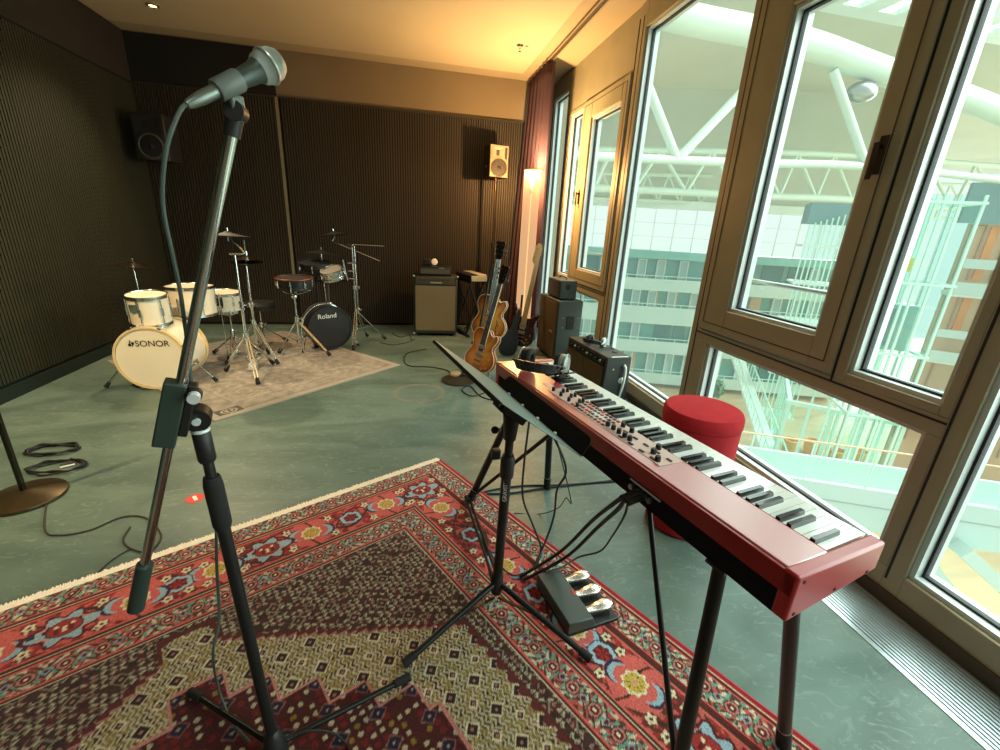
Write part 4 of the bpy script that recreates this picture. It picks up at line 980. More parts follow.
    bi, bj = np.floor((U - RW / 2) / G), np.floor((V - 0.02) / 0.097); bu, bv = ((U - RW / 2) / G - bi - 0.5) * G, ((V - 0.02) / 0.097 - bj - 0.5) * 0.097
    m = np.abs(bu) + np.abs(bv) * 1.1
    put(inn & (m < 0.028), K['pink'] * 0.35); put(inn & (m < 0.023), K['navy'] * 0.6); put(inn & (m < 0.006), K['cream'] * 0.4)
    # ---------- borders
    def guard(a, b, base, flip):
        w = (d - a) / (b - a); mk = (d >= a) & (d < b)
        put(mk, base)
        mw = (w - 0.5)
        P = 0.085; q = s / P - np.floor(s / P) - 0.5
        leaf = np.abs(np.abs(q) * P - 0.020 - 0.010 * np.abs(mw)) < 0.005 + 0.003 * np.cos(mw * 8)
        hh_ = hsh(np.floor(s / 0.012), np.floor(d / 0.012), flip)
        diag = np.abs(((s * 0.8 + d * np.where(np.floor(s / P) % 2 == 0, 1, -1) * 0.9) / 0.026) % 1 - 0.5) < 0.17
        core = (np.abs(mw) < 0.36)
        put(mk & core & (hh_ < 0.12), K['green'] * 0.8); put(mk & core & (hh_ > 0.66), K['rose'] * 0.75); put(mk & core & (hh_ > 0.3) & (hh_ < 0.42), K['brown'] * 1.6); put(mk & core & diag, K['brown'] * 1.5); put(mk & core & diag & (hh_ > 0.55), K['bark'] * 1.3)
        put(mk & core & leaf & (hh_ < 0.6), K['green'] * 0.85)
        fl = np.hypot(q * P, mw * (b - a)); put(mk & (fl < 0.0235), K['bark']); put(mk & (fl < 0.0195), K['pink'] * 0.8); put(mk & (fl < 0.0135), K['dark']); put(mk & (fl < 0.005), K['cream'])
        q2 = (s / P + 0.5) - np.floor(s / P + 0.5) - 0.5
        dm = np.abs(q2 * P) * 1.1 + np.abs(mw * (b - a)); put(mk & (dm < 0.016), K['blue'] * 0.7); put(mk & (dm < 0.009), K['dark'])
        put(mk & (np.abs(np.abs(mw) - 0.43) < 0.045), K['dark']); put(mk & (np.abs(np.abs(mw) - 0.365) < 0.022), K['rose'])
    guard(0.016, 0.142, K['cream'] * 0.80, 1)
    guard(0.352, 0.474, K['cream'] * 0.74, 2)
    mk = (d >= 0.142) & (d < 0.352); ym = d - 0.247
    h = hsh(np.floor(s / 0.02), np.floor(d / 0.02), 7)
    put(mk, K['red']); put(mk & (h < 0.30), K['rose'] * 0.85); put(mk & (h > 0.80), K['maroon'])
    arab = np.sin(s * 63 + 2.2 * np.sin(d * 95)) * np.sin(d * 88 + 2.0 * np.sin(s * 57)); put(mk & (arab > 0.45), K['bark'] * 1.5); put(mk & (arab < -0.72), K['rose'])
    vine = np.abs(ym - 0.055 * np.sin(s * 2 * PI / 0.37)) < 0.009; put(mk & vine, K['bark'])
    vine = np.abs(ym + 0.062 * np.sin(s * 2 * PI / 0.37 + 0.9)) < 0.006; put(mk & vine, K['dark'] * 0.8)
    put(mk & (np.abs(ym) > 0.095), K['bark']); put(mk & (np.abs(np.abs(ym) - 0.091) < 0.004), K['rose'])
    flowers = []
    seqs = [('palm', 0.247), ('yel', 0.452), ('hex', 0.632), ('yel', 0.812), ('palm', 0.992), ('yel', 1.178), ('hex', 1.30)]
    full = seqs + [(k_, RW - p_) for k_, p_ in seqs if p_ < 1.29]
    for k_, p_ in full:
        flowers += [(k_, p_, 0.247, 0), (k_, p_, RL - 0.247, 0)]
    P0 = 0.247; ks = ['palm', 'yel', 'hex', 'yel', 'hex', 'yel', 'hex', 'yel', 'palm', 'yel', 'hex', 'yel', 'hex', 'yel', 'hex', 'yel', 'palm']
    vpos = [0.247, 0.43, 0.68, 0.92, 1.10, 1.30, 1.42, 1.545, 1.78]
    for k_, p_ in zip(ks, vpos):
        for q_ in {p_, RL - p_}:
            if 0.3 < q_ < RL - 0.3: flowers += [(k_, 0.247, q_, 1), (k_, RW - 0.247, q_, 1)]
    for k_, fu_, fv_, ax in flowers:
        sl = (np.abs(U - fu_) < 0.17) & (np.abs(V - fv_) < 0.17) & mk
        if not sl.any(): continue
        a, b = (U - fu_, V - fv_) if ax == 0 else (V - fv_, U - fu_)
        r = np.hypot(a, b); t_ = np.arctan2(b, a)
        if k_ == 'yel':
            blob = np.hypot(a / 0.098, b / 0.088) < 1 + 0.06 * np.sin(5 * t_); put(sl & blob, K['rose'])
            for sx in (-1, 1):
                cr = (np.hypot(a - sx * 0.052, b + sx * 0.012) < 0.036) & (np.hypot(a - sx * 0.036, b + sx * 0.006) > 0.034); put(sl & cr, K['blue'])
                cr2 = (np.hypot(a - sx * 0.058, b + sx * 0.012) < 0.042) & (np.hypot(a - sx * 0.036, b + sx * 0.006) > 0.043) & ~cr; put(sl & cr2 & blob, K['navy'])
            put(sl & (np.abs(a - 0.012 * np.sin(b * 40)) < 0.0045) & (np.abs(b) > 0.03) & blob, K['bark'])
            put(sl & (r < 0.041 + 0.004 * np.cos(9 * t_)), K['cream']); put(sl & (r < 0.033 + 0.003 * np.cos(9 * t_)), K['yel'] * 0.9); put(sl & (r < 0.033) & (np.abs(np.cos(4.5 * t_)) < 0.22) & (r > 0.012), K['bark'] * 2); put(sl & (r < 0.009), K['pink'])
        elif k_ == 'palm':
            star = r < 0.060 + 0.014 * np.cos(6 * t_) + 0.022 * np.abs(np.cos(t_)) ** 6; put(sl & (r < 0.070 + 0.014 * np.cos(6 * t_) + 0.027 * np.abs(np.cos(t_)) ** 6), K['dark'] * 0.8)
            put(sl & star, K['blue'])
            put(sl & star & (hsh(np.floor(a / 0.018), np.floor(b / 0.018), 4) > 0.86), K['navy']); put(sl & star & (r > 0.050) & (np.cos(6 * t_) < -0.2), K['pink'])
            e_ = np.hypot(a / 0.043, b / 0.034); put(sl & (e_ < 1.12), K['bark']); put(sl & (e_ < 1.0), K['red']); put(sl & (e_ < 0.9) & (np.abs(np.abs(a) - 0.018) < 0.006) & (np.abs(b) < 0.02), K['dark'])
            for px_, py_ in ((0, 0.012), (0.02, -0.012), (-0.02, -0.012), (0, -0.002)): put(sl & (np.hypot(a - px_, b - py_) < 0.0065), K['cream'])
        else:
            e_ = np.hypot(a / 0.052, b / 0.044) + 0.06 * np.cos(6 * t_)
            put(sl & (e_ < 1.0), K['navy']); put(sl & (e_ < 0.92), K['blue'] * 1.1); put(sl & (e_ < 0.62), K['dark']); put(sl & (e_ < 0.55) & (np.cos(6 * t_) > 0), K['red'])
        for da, db in ((0.092, 0.055), (-0.092, -0.055), (0.088, -0.062), (-0.088, 0.062)):
            rr_ = np.hypot(a - da, b - db); put(sl & (rr_ < 0.019), K['maroon'] * 0.7); put(sl & (rr_ < 0.0155 + 0.003 * np.cos(5 * np.arctan2(b - db, a - da))), K['cream'] * 0.95); put(sl & (rr_ < 0.0055), K['bark'])
    put((d < 0.016) & side, K['red'] * 1.25); put((d < 0.016) & ~side, K['cream'] * 0.9)
    col *= (0.86 + 0.28 * hsh(np.floor(U / 0.004), np.floor(V / 0.004), 13))[..., None]
    return col
RC = Vector((0.166, 2.34, 0)); ru = Vector((-0.87999, -0.47499, 0)); rv = Vector((0.47499, -0.87999, 0))
rug = thing('patterned_rug', 'large red and brown woven rug with a stepped tan medallion and flower border', 'rug', tuple(RC + ru * 1.3 + rv * 1.9))
def rpt(a, b, z): return RC + ru * a + rv * b + Vector((0, 0, z))
R0 = 0.036
M_weave = vcol_mat('woven wool pattern')
weave_mesh('pile', M_weave, rug, RC + rv * R0 * 0, ru, rv, np.linspace(0.0, RW, 640), np.concatenate([np.linspace(0.036, 2.05, 500), np.linspace(2.06, RL - 0.036, 60)]), 0.0125, persian)
MB(lambda p: rpt(p[0], p[1], p[2])).box(0, 0.034, 0.0005, RW, RL - 0.034, 0.0115).build('backing', mat('rug backing', (120, 40, 40), 0.95), rug, sm=False)
MB().cyl(rpt(0.0, 0.034, 0.008), rpt(0.0, RL - 0.034, 0.008), 0.0075, n=10).build('side_binding', mat('crimson rug binding', (176, 40, 58), 0.95, 0, 0.1, 60), rug)
MB().cyl(rpt(RW, 0.034, 0.008), rpt(RW, RL - 0.034, 0.008), 0.0075, n=10).build('side_binding', bpy.data.materials['crimson rug binding'], rug)
M_fr = mat('cream wool fringe', (240, 234, 220), 0.95, 0, 0.08, 80)
for end in (0, 1):
    k0_, k1_ = ((0.004, 0.037) if end == 0 else (RL - 0.037, RL - 0.004))
    MB(lambda p: rpt(p[0], p[1], p[2])).box(0, k0_, 0.001, RW, k1_, 0.0105).build('woven_end', M_fr, rug, sm=False)
    m = MB(); rr = random.Random(end); n = 620
    for i in range(n):
        a = RW * i / (n - 1); b1 = rr.uniform(-0.016, -0.004); sh = rr.uniform(-0.006, 0.006)
        f = (lambda b: b) if end == 0 else (lambda b: RL - b)
        m.tube([rpt(a, f(0.040), 0.010), rpt(a + sh * 0.5, f(0.02), 0.0115), rpt(a + sh, f(b1), 0.003)], [0.0036, 0.0034, 0.002], 5)
    o = m.build('fringe', M_fr, rug)

# pale grey drum rug
DRC = Vector((-1.276, 3.005, 0)); d1 = (Vector((-0.077, 4.179, 0)) - DRC); du_ = d1.normalized(); dv_ = Vector((-du_.y, du_.x, 0))
DW, DL = 1.70, 2.0
def faded(U, V):
    col = np.zeros(U.shape + (3,)) + LC(150, 142, 128)
    d = np.minimum(np.minimum(U, DW - U), np.minimum(V, DL - V))
    n = hsh(np.floor(U / 0.02), np.floor(V / 0.02), 1); n2 = hsh(np.floor(U / 0.07), np.floor(V / 0.07), 2); n3 = 0.5 + 0.5 * np.sin(U * 31 + 2 * np.sin(V * 17)) * np.sin(V * 29 + 2 * np.sin(U * 13))
    k = 0.55 + 0.3 * n3 + 0.2 * n + 0.15 * n2
    col *= np.where(d > 0.06, k, 1.05)[..., None]
    col[(np.abs(d - 0.24) < 0.012)] *= 1.25; col[(np.abs(d - 0.07) < 0.008)] *= 0.8
    P = 0.16; q = np.hypot(((U / P) % 1 - 0.5) * P, ((V / P) % 1 - 0.5) * P); col[(d > 0.26) & (np.abs(q - 0.05) < 0.007)] *= 1.3
    a, b = U - 0.14, V - 0.10
    bx = (np.abs(a) < 0.085) & (np.abs(b) < 0.052); col[bx] = LC(70, 66, 58)
    r = np.hypot(a / 1.35, b); col[bx & (r < 0.042)] = LC(160, 152, 136); col[bx & (r < 0.032) & (r > 0.022)] = LC(70, 66, 58); col[bx & (np.abs(a) < 0.008) & (np.abs(b) < 0.03)] = LC(80, 74, 64)
    return col
drug = thing('drum_rug', 'pale grey faded rug under the drum kits with a small dark logo square', 'rug', tuple(DRC + du_ * DW / 2 + dv_ * DL / 2))
weave_mesh('pile', vcol_mat('faded grey weave', 0.2), drug, DRC, du_, dv_, np.linspace(0, DW, 300), np.linspace(0, DL, 340), 0.008, faded)
MB(lambda p: DRC + du_ * p[0] + dv_ * p[1] + Vector((0, 0, p[2]))).box(0, 0, 0.0005, DW, DL, 0.0075).build('backing', mat('grey rug backing', (150, 144, 130), 0.95), drug, sm=False)
# ------------------------------------------------------------------ drums
M_shell = mat('cream lacquered drum shell', (236, 222, 194), 0.3, 0, 0.03, 3, coat=0.4)
M_head = mat('cream drum head', (238, 226, 198), 0.5, 0, 0.02, 3)
M_hoopw = mat('pale maple hoop', (226, 196, 142), 0.4, 0, 0.08, 20)
M_ink = mat('black print', (26, 24, 22), 0.6)
M_cym = mat('dark bronze cymbal', (58, 42, 24), 0.3, 0.9, 0.1, 30)
M_blackhead = mat('black drum head', (18, 18, 18), 0.55)
FZ = 0.009
def lugs(par, c, axis, r, depth, n, m=None, size=0.012, ph=0.0):
    d, u, v = perp(axis); c = Vector(c)
    for i in range(n):
        a = 2 * PI * (i + ph) / n; k = u * math.cos(a) + v * math.sin(a)
        p = c + k * (r + 0.008)
        o = MB().cyl(p + d * depth * 0.06, p + d * depth * 0.94, 0.004, n=6)
        o.bar(p + d * depth * 0.36, p + d * depth * 0.64, size * 1.6, size, up=k)
        o.build('lug', M_chrome, par)
def drum(name, label, c, axis, r, depth, shell, head, hoop, nl=8, group=None, base=None):
    """c is the centre of the bottom head, axis points to the top head"""
    c = Vector(c); d = Vector(axis).normalized()
    t = thing(name, label, 'drum', tuple(base or c), group)
    MB().lathe([(r, 0.01), (r, depth - 0.01)], c, d, 48).build('shell', shell, t)
    for h in (0.0, depth):
        MB().lring([(r - 0.001, h - 0.014), (r + 0.009, h - 0.013), (r + 0.010, h + 0.010), (r + 0.002, h + 0.012), (r - 0.002, h + 0.006)] if h else [(r - 0.002, -0.006), (r + 0.002, -0.012), (r + 0.010, -0.010), (r + 0.009, 0.013), (r - 0.001, 0.014)], c, d, 48).build('hoop', hoop, t)
    MB().lathe([(r, depth + 0.002), (0.0, depth + 0.004)], c, d, 48).build('top_head', head, t)
    MB().lathe([(0.0, -0.004), (r, -0.002)], c, d, 48).build('bottom_head', head, t)
    lugs(t, c, d, r, depth, nl)
    return t
# cream bass drum
bd = thing('bass_drum', 'cream bass drum with lettering on its front head, lying on its side', 'drum', (-1.918, 3.84, 0))
cB = Vector((-1.918, 3.66, 0.252)); ax = Vector((0, 1, 0)); r = 0.236; dep = 0.40
MB().lathe([(r, 0.02), (r, dep - 0.02)], cB, ax, 56).build('shell', M_shell, bd)
for h in (0.0, dep - 0.035): MB().lring([(r - 0.003, h), (r + 0.012, h), (r + 0.014, h + 0.006), (r + 0.014, h + 0.03), (r + 0.002, h + 0.035)], cB, ax, 56).build('hoop', M_hoopw, bd)
MB().lathe([(0.0, 0.006), (r - 0.004, 0.010)], cB, ax, 56).build('front_head', M_head, bd)
MB().lathe([(0.0, dep - 0.008), (r - 0.004, dep - 0.010)], cB, ax, 56).build('rear_head', M_head, bd)
text_part('lettering', 'SONOR', 0.066, M_ink, bd, cB + Vector((0.03, 0.0045, 0.118)), (1, 0, 0), (0, 0, 1))
m = MB(); q = cB + Vector((-0.108, 0.004, 0.118))
for dx, dz, rr_ in ((-0.012, -0.008, 0.010), (0.010, 0.004, 0.010)): m.lathe([(0.0, 0.0), (rr_, 0.0)], q + Vector((dx, 0, dz)), (0, -1, 0), 16)
m.bar(q + Vector((-0.012, -0.0004, 0.0)), q + Vector((-0.004, -0.0004, 0.028)), 0.001, 0.006, up=(1, 0, 0)); m.bar(q + Vector((0.012, -0.0004, 0.01)), q + Vector((0.004, -0.0004, -0.02)), 0.001, 0.006, up=(1, 0, 0))
m.build('emblem', M_ink, bd)
for i in range(8):
    a = 2 * PI * (i + 0.5) / 8; k = Vector((math.cos(a), 0, math.sin(a)))
    o = MB().bar(cB + k * (r + 0.018) - ax * 0.002, cB + k * (r + 0.018) + ax * 0.05, 0.022, 0.012, up=k).cyl(cB + k * (r + 0.014) + ax * 0.05, cB + k * (r + 0.010) + ax * 0.15, 0.004, n=6)
    o.bar(cB + k * (r + 0.008) + ax * 0.14, cB + k * (r + 0.008) + ax * 0.22, 0.014, 0.016, up=k); o.build('claw', M_chrome, bd)
for sx, f in ((-1, (-2.29, 3.71, 0.012)), (1, (-1.535, 3.78, 0.02))):
    s0 = cB + Vector((sx * (r + 0.004), 0.12, -0.06)); f = Vector(f)
    o = MB().cyl(s0, f, 0.0075, n=10).build('spur', M_chrome, bd); MB().cyl(f + (s0 - f).normalized() * 0.045, f, 0.012, 0.016, n=12).build('rubber_tip', M_rubber, o)
    MB().bar(s0 - Vector((0, 0.03, 0)), s0 + Vector((0, 0.03, 0)), 0.03, 0.03).build('spur_bracket', M_chrome, o)
# rack tom on the bass drum
tm = drum('rack_tom', 'smaller cream tom mounted over the left of the bass drum', (-1.945, 3.84, 0.50), (0.03, -0.10, 1), 0.127, 0.215, M_shell, M_head, M_chrome, 6)
MB().cyl((-1.90, 3.90, 0.50), (-1.90, 3.985, 0.60), 0.010, n=10).cyl((-1.90, 3.985, 0.60), (-1.92, 3.955, 0.62), 0.012, n=10).build('mount_arm', M_chrome, tm)
MB().bar((-1.98, 3.708, 0.60), (-1.98, 3.70, 0.66), 0.05, 0.016).cyl((-1.95, 3.70, 0.60), (-1.95, 3.695, 0.69), 0.008, n=8).build('mount_bracket', M_chrome, tm)
# floor tom behind
ft = drum('floor_tom', 'wide white-lit floor tom standing behind the lettered bass drum', (-1.84, 4.30, 0.478), (0, 0, 1), 0.182, 0.238, M_shell, M_head, M_chrome, 8)
for a in (0.4, 2.5, 4.6):
    k = Vector((math.cos(a), math.sin(a), 0)); p = Vector((-1.84, 4.30, 0)) + k * 0.205
    o = MB().cyl(p + Vector((0, 0, 0.64)), p + Vector((0, 0, FZ + 0.02)), 0.006, n=8).build('leg', M_chrome, ft); MB().cyl(p + Vector((0, 0, FZ + 0.05)), p + Vector((0, 0, FZ)), 0.010, 0.014, n=10).build('rubber_tip', M_rubber, o)
# tripods
def tripod(t, top_z, base, hub_z, feet, r=0.011, double=True, m=M_chrome):
    b = Vector(base)
    MB().cyl((b.x, b.y, max(0.10, hub_z - 0.24)), (b.x, b.y, top_z * 0.62), r, n=12).build('lower_tube', m, t)
    MB().cyl((b.x, b.y, top_z * 0.60), (b.x, b.y, top_z), r * 0.75, n=12).build('upper_tube', m, t)
    o = MB().lathe([(r, -0.03), (r * 1.8, -0.025), (r * 1.8, 0.02), (r, 0.03)], (b.x, b.y, top_z * 0.61), n=14).build('height_collar', m, t)
    MB().cyl((b.x + 0.012, b.y - 0.01, top_z * 0.61), (b.x + 0.05, b.y - 0.02, top_z * 0.61), 0.006, n=8).bar((b.x + 0.05, b.y - 0.02, top_z * 0.61 - 0.02), (b.x + 0.05, b.y - 0.02, top_z * 0.61 + 0.02), 0.008, 0.012).build('wing_bolt', m, o)
    MB().lathe([(r, -0.02), (r * 2, -0.015), (r * 2, 0.015), (r, 0.02)], (b.x, b.y, hub_z), n=14).build('hub', m, t)
    MB().lathe([(r, -0.015), (r * 1.7, -0.01), (r * 1.7, 0.01), (r, 0.015)], (b.x, b.y, max(0.11, hub_z - 0.22)), n=14).build('lower_hub', m, t)
    for f in feet:
        f = Vector(f); h = Vector((b.x, b.y, hub_z)); d = (f - h).normalized(); q = d.cross(Vector((0, 0, 1))).normalized() * (0.011 if double else 0)
        mm = MB().cyl(h + q, f + q, 0.006, n=8)
        if double: mm.cyl(h - q, f - q, 0.006, n=8)
        o = mm.build('leg', m, t)
        MB().cyl(f - d * 0.045, f + d * 0.008, 0.015, 0.019, n=12).build('rubber_foot', M_rubber, o)
        l0 = Vector((b.x, b.y, max(0.11, hub_z - 0.22))); MB().bar(l0, h.lerp(f, 0.52), 0.012, 0.005).build('strut', m, t)
def feet3(b, R, ph, z=0.03):
    return [(b[0] + R * math.cos(ph + 2 * PI * i / 3), b[1] + R * math.sin(ph + 2 * PI * i / 3), z) for i in range(3)]
def cymbal(name, label, c, n, r, m=M_cym, group=None):
    c = Vector(c); d = Vector(n).normalized()
    t = thing(name, label, 'cymbal', tuple(c), group)
    MB().lathe([(r, -0.010), (r * 0.7, -0.002), (r * 0.24, 0.006), (r * 0.20, 0.018), (r * 0.08, 0.026), (0.0, 0.027), (0.0, 0.025), (r * 0.2, 0.0165), (r * 0.7, -0.0035), (r, -0.0115)], c, d, 44).build('disc', m, t)
    return t
def topper(t, c, n, m=M_chrome):
    c = Vector(c); d = Vector(n).normalized()
    MB().cyl(c - d * 0.05, c + d * 0.055, 0.005, n=8).build('cymbal_rod', m, t)
    MB().cyl(c - d * 0.018, c - d * 0.008, 0.016, n=14).build('felt', mat('grey felt', (90, 86, 80), 0.95) if 'grey felt' not in bpy.data.materials else bpy.data.materials['grey felt'], t)
    MB().cyl(c + d * 0.030, c + d * 0.052, 0.011, n=12).build('wing_nut', m, t)
# snare on its stand
sn = drum('snare_drum', 'small white snare drum on a chrome stand right of the floor tom', (-1.688, 4.61, 0.455), (0.02, -0.06, 1), 0.140, 0.165, M_shell, M_head, M_chrome, 8)
MB().bar((-1.68, 4.455, 0.52), (-1.68, 4.452, 0.59), 0.05, 0.02).cyl((-1.66, 4.45, 0.50), (-1.66, 4.45, 0.60), 0.006, n=8).build('strainer', M_ink, sn)
t = thing('snare_stand', 'chrome tripod stand cradling the white snare drum', 'drum stand', (-1.665, 4.60, 0))
tripod(t, 0.40, (-1.665, 4.60), 0.20, [(-1.63, 4.40, 0.03), (-1.86, 4.62, 0.03), (-1.50, 4.74, 0.03)], 0.010)
for a in (0.9, 3.0, 5.1):
    k = Vector((math.cos(a), math.sin(a), 0)); c0 = Vector((-1.665, 4.60, 0.40))
    MB().tube(smooth([c0, c0 + k * 0.08 + Vector((0, 0, 0.012)), c0 + k * 0.152 + Vector((0, 0, 0.035)), c0 + k * 0.158 + Vector((0, 0, 0.075))], 4), 0.006, 8).build('basket_arm', M_chrome, t)
# left boom with thin cymbal
t = thing('cymbal_stand', 'slim chrome cymbal stand behind the small tom at far left', 'cymbal stand', (-2.13, 4.10, 0))
tripod(t, 0.86, (-2.13, 4.10), 0.30, feet3((-2.13, 4.10), 0.24, 2.5), 0.010); topper(t, (-2.13, 4.10, 0.905), (0.1, -0.05, 1))
cymbal('cymbal', 'edge-on thin cymbal on the slim stand behind the small tom', (-2.13, 4.10, 0.905), (0.10, 0.08, 1), 0.13)
# tall stand with the dark cymbal
S1 = (-1.335, 3.97)
t = thing('cymbal_stand', 'tall chrome double-braced cymbal stand in front of the hi-hat, between both kits', 'cymbal stand', (*S1, 0))
tripod(t, 1.02, S1, 0.36, [(-1.199, 3.685, 0.03), (-1.56, 4.05, 0.03), (-1.23, 4.24, 0.03)], 0.0125)
MB().cyl((S1[0] - 0.035, S1[1], 1.03), (S1[0] + 0.075, S1[1] - 0.01, 1.035), 0.011, n=10).build('boom_tilter', M_chrome, t)
MB().tube(smooth([(S1[0] + 0.03, S1[1], 1.10), (S1[0] - 0.005, S1[1], 1.14), (S1[0] - 0.02, S1[1], 1.19), (S1[0] - 0.03, S1[1], 1.215)], 4), 0.008, 8).cyl((S1[0] + 0.075, S1[1], 1.035), (S1[0] + 0.03, S1[1], 1.10), 0.008, n=8).build('curved_arm', M_chrome, t)
topper(t, (S1[0] - 0.03, S1[1], 1.175), (0.0, -0.02, 1))
cymbal('cymbal', 'dark flat cymbal on the tall stand between the two drum kits', (S1[0] - 0.03, S1[1], 1.175), (0.0, 0.06, 1), 0.165, M_blackpl)
# hi-hat
S2 = (-1.375, 4.33)
t = thing('hi_hat_stand', 'chrome hi-hat stand with foot pedal just behind the tall cymbal stand', 'hi-hat stand', (*S2, 0))
tripod(t, 0.92, S2, 0.40, [(-1.18, 4.22, 0.03), (-1.62, 4.25, 0.03), (-1.36, 4.60, 0.03)], 0.0125)
MB().cyl((S2[0], S2[1], 0.9), (S2[0] + 0.01, S2[1], 1.12), 0.005, n=8).build('pull_rod', M_chrome, t)
MB().bar((S2[0] + 0.02, S2[1] - 0.28, 0.02), (S2[0], S2[1] - 0.02, 0.10), 0.075, 0.008).build('pedal', M_chrome, t)
MB().lathe([(0.014, -0.02), (0.018, 0), (0.014, 0.03)], (S2[0] + 0.01, S2[1], 1.0), n=12).build('clutch', M_chrome, t)
cymbal('hi_hat_cymbal', 'upper brown hi-hat cymbal of the pair', (S2[0] + 0.008, S2[1], 0.965), (0, 0.06, 1), 0.135)
cymbal('hi_hat_cymbal', 'lower brown hi-hat cymbal of the pair', (S2[0] + 0.005, S2[1], 0.925), (0, 0.02, -1), 0.135)
# drum throne between, dark
t = thing('drum_throne', 'low black round drum seat half hidden behind the hi-hat stand', 'drum seat', (-1.50, 4.95, 0))
MB().lathe([(0.0, 0.40), (0.13, 0.40), (0.155, 0.41), (0.16, 0.45), (0.14, 0.475), (0.0, 0.48)], (-1.50, 4.95, 0), n=32).build('cushion', M_blackpl, t)
tripod(t, 0.40, (-1.50, 4.95), 0.22, feet3((-1.50, 4.95), 0.24, 0.6), 0.013)

# ------------------------------------------------------------------ black electronic kit at right
t = thing('drum_pad_stand', 'chrome snare-style tripod under the copper-edged black drum pad', 'drum stand', (-1.065, 4.60, 0))
tripod(t, 0.62, (-1.065, 4.60), 0.36, [(-1.262, 4.60, 0.03), (-0.765, 4.49, 0.03), (-0.945, 4.82, 0.03)], 0.0125)
for a in (0.6, 2.7, 4.8):
    k = Vector((math.cos(a), math.sin(a), 0)); c0 = Vector((-1.065, 4.60, 0.61))
    MB().tube(smooth([c0, c0 + k * 0.10 + Vector((0, 0, 0.02)), c0 + k * 0.172 + Vector((0, 0, 0.05)), c0 + k * 0.178 + Vector((0, 0, 0.10))], 4), 0.007, 8).build('basket_arm', M_chrome, t)
MB().ball((-1.06, 4.57, 0.60), 0.03).build('basket_joint', M_chrome, t)
M_cop = mat('copper toned rim', (130, 66, 34), 0.4, 0.5)
pd = drum('drum_pad', 'black electronic drum pad with copper-coloured rim on a chrome tripod', (-1.055, 4.60, 0.685), (0.0, -0.05, 1), 0.158, 0.085, M_blackpl, mat('dark mesh head', (34, 30, 26), 0.7), M_blackpl, 8)
MB().ring((-1.055, 4.596, 0.776), (0.0, -0.05, 1), 0.166, 0.007, 40, 8).build('rim', M_cop, pd)
# black bass drum, turned
cE = Vector((-0.770, 4.72, 0.252)); ae = Vector((-0.42, 0.90, 0)).normalized(); rE, dE = 0.215, 0.26
eb = thing('electronic_bass_drum', 'black bass drum with white lettering on its head, right-hand kit', 'drum', (-0.80, 4.85, 0))
MB().lathe([(rE, 0.02), (rE, dE)], cE, ae, 48).build('shell', M_blackpl, eb)
MB().lathe([(0, 0.0), (rE - 0.004, 0.006)], cE, ae, 48).build('front_head', M_blackhead, eb)
MB().lathe([(0, dE), (rE, dE - 0.002)], cE, ae, 48).build('rear_head', M_blackhead, eb)
MB().lring([(rE - 0.004, -0.004), (rE + 0.012, -0.004), (rE + 0.013, 0.03), (rE + 0.001, 0.032)], cE, ae, 48).build('front_hoop', M_black, eb)
MB().lring([(rE + 0.001, dE - 0.035), (rE + 0.013, dE - 0.03), (rE + 0.013, dE), (rE - 0.004, dE)], cE, ae, 48).build('rear_hoop', M_steel, eb)
hz = Vector((ae.y, -ae.x, 0))
text_part('lettering', 'Roland', 0.068, M_white, eb, cE - ae * 0.006 + Vector((0, 0, 0.128)) - hz * 0.03, hz + Vector((0, 0, 0.05)), (0, 0, 1))
for sx, fr in ((-1, 0.3), (1, 0.3)):
    s0 = cE + hz * sx * (rE + 0.01) + ae * 0.12 - Vector((0, 0, 0.08)); f = cE + hz * sx * (rE + 0.075) + ae * 0.02; f.z = 0.02
    o = MB().cyl(s0, f, 0.007, n=8).build('spur', M_chrome, eb); MB().cyl(f + (s0 - f).normalized() * 0.03, f, 0.013, n=10).build('rubber_tip', M_rubber, o)
pts = [Vector((-1.035, 4.62, 0.17)), Vector((-1.035, 4.63, 0.28)), Vector((-1.0, 4.66, 0.39)), Vector((-0.92, 4.69, 0.475)), Vector((-0.83, 4.71, 0.505)), Vector((-0.77, 4.72, 0.51))]
t = thing('tom_support_arc', 'curved chrome support tube arching up to the top of the black bass drum', 'drum hardware', tuple(pts[0]))
MB().tube(smooth(pts, 6), 0.013, 10).build('arc', M_chrome, t); MB().ring(pts[-1], (0, 0.3, 1), 0.028, 0.009, 20, 8).build('clamp', M_chrome, t); MB().cyl(pts[0], (-1.03, 4.62, 0.009), 0.011, n=10).build('foot', M_chrome, t)
MB().cyl(pts[-1], (-0.775, 4.80, 0.77), 0.009, n=10).build('post', M_blackpl, t)
# small pads
pt = drum('tom_pad', 'small tilted black tom pad with shiny white-lit rim beside the right cymbal stand', (-0.725, 4.86, 0.765), (-0.22, -0.30, 1), 0.115, 0.075, M_chrome, mat('pale grey mesh head', (150, 146, 138), 0.6), M_chrome, 6)
p2 = drum('tom_pad', 'larger dark tom pad at the back of the electronic kit', (-0.93, 5.02, 0.80), (0.0, -0.12, 1), 0.150, 0.085, M_blackpl, M_blackhead, M_blackpl, 6)
MB().cyl((-0.93, 5.02, 0.80), (-0.93, 5.02, 0.012), 0.012, n=10).build('post', M_blackpl, p2)
MB().bar((-0.93, 5.0, 0.70), (-0.56, 4.96, 0.72), 0.022, 0.022).build('rail', M_blackpl, p2)
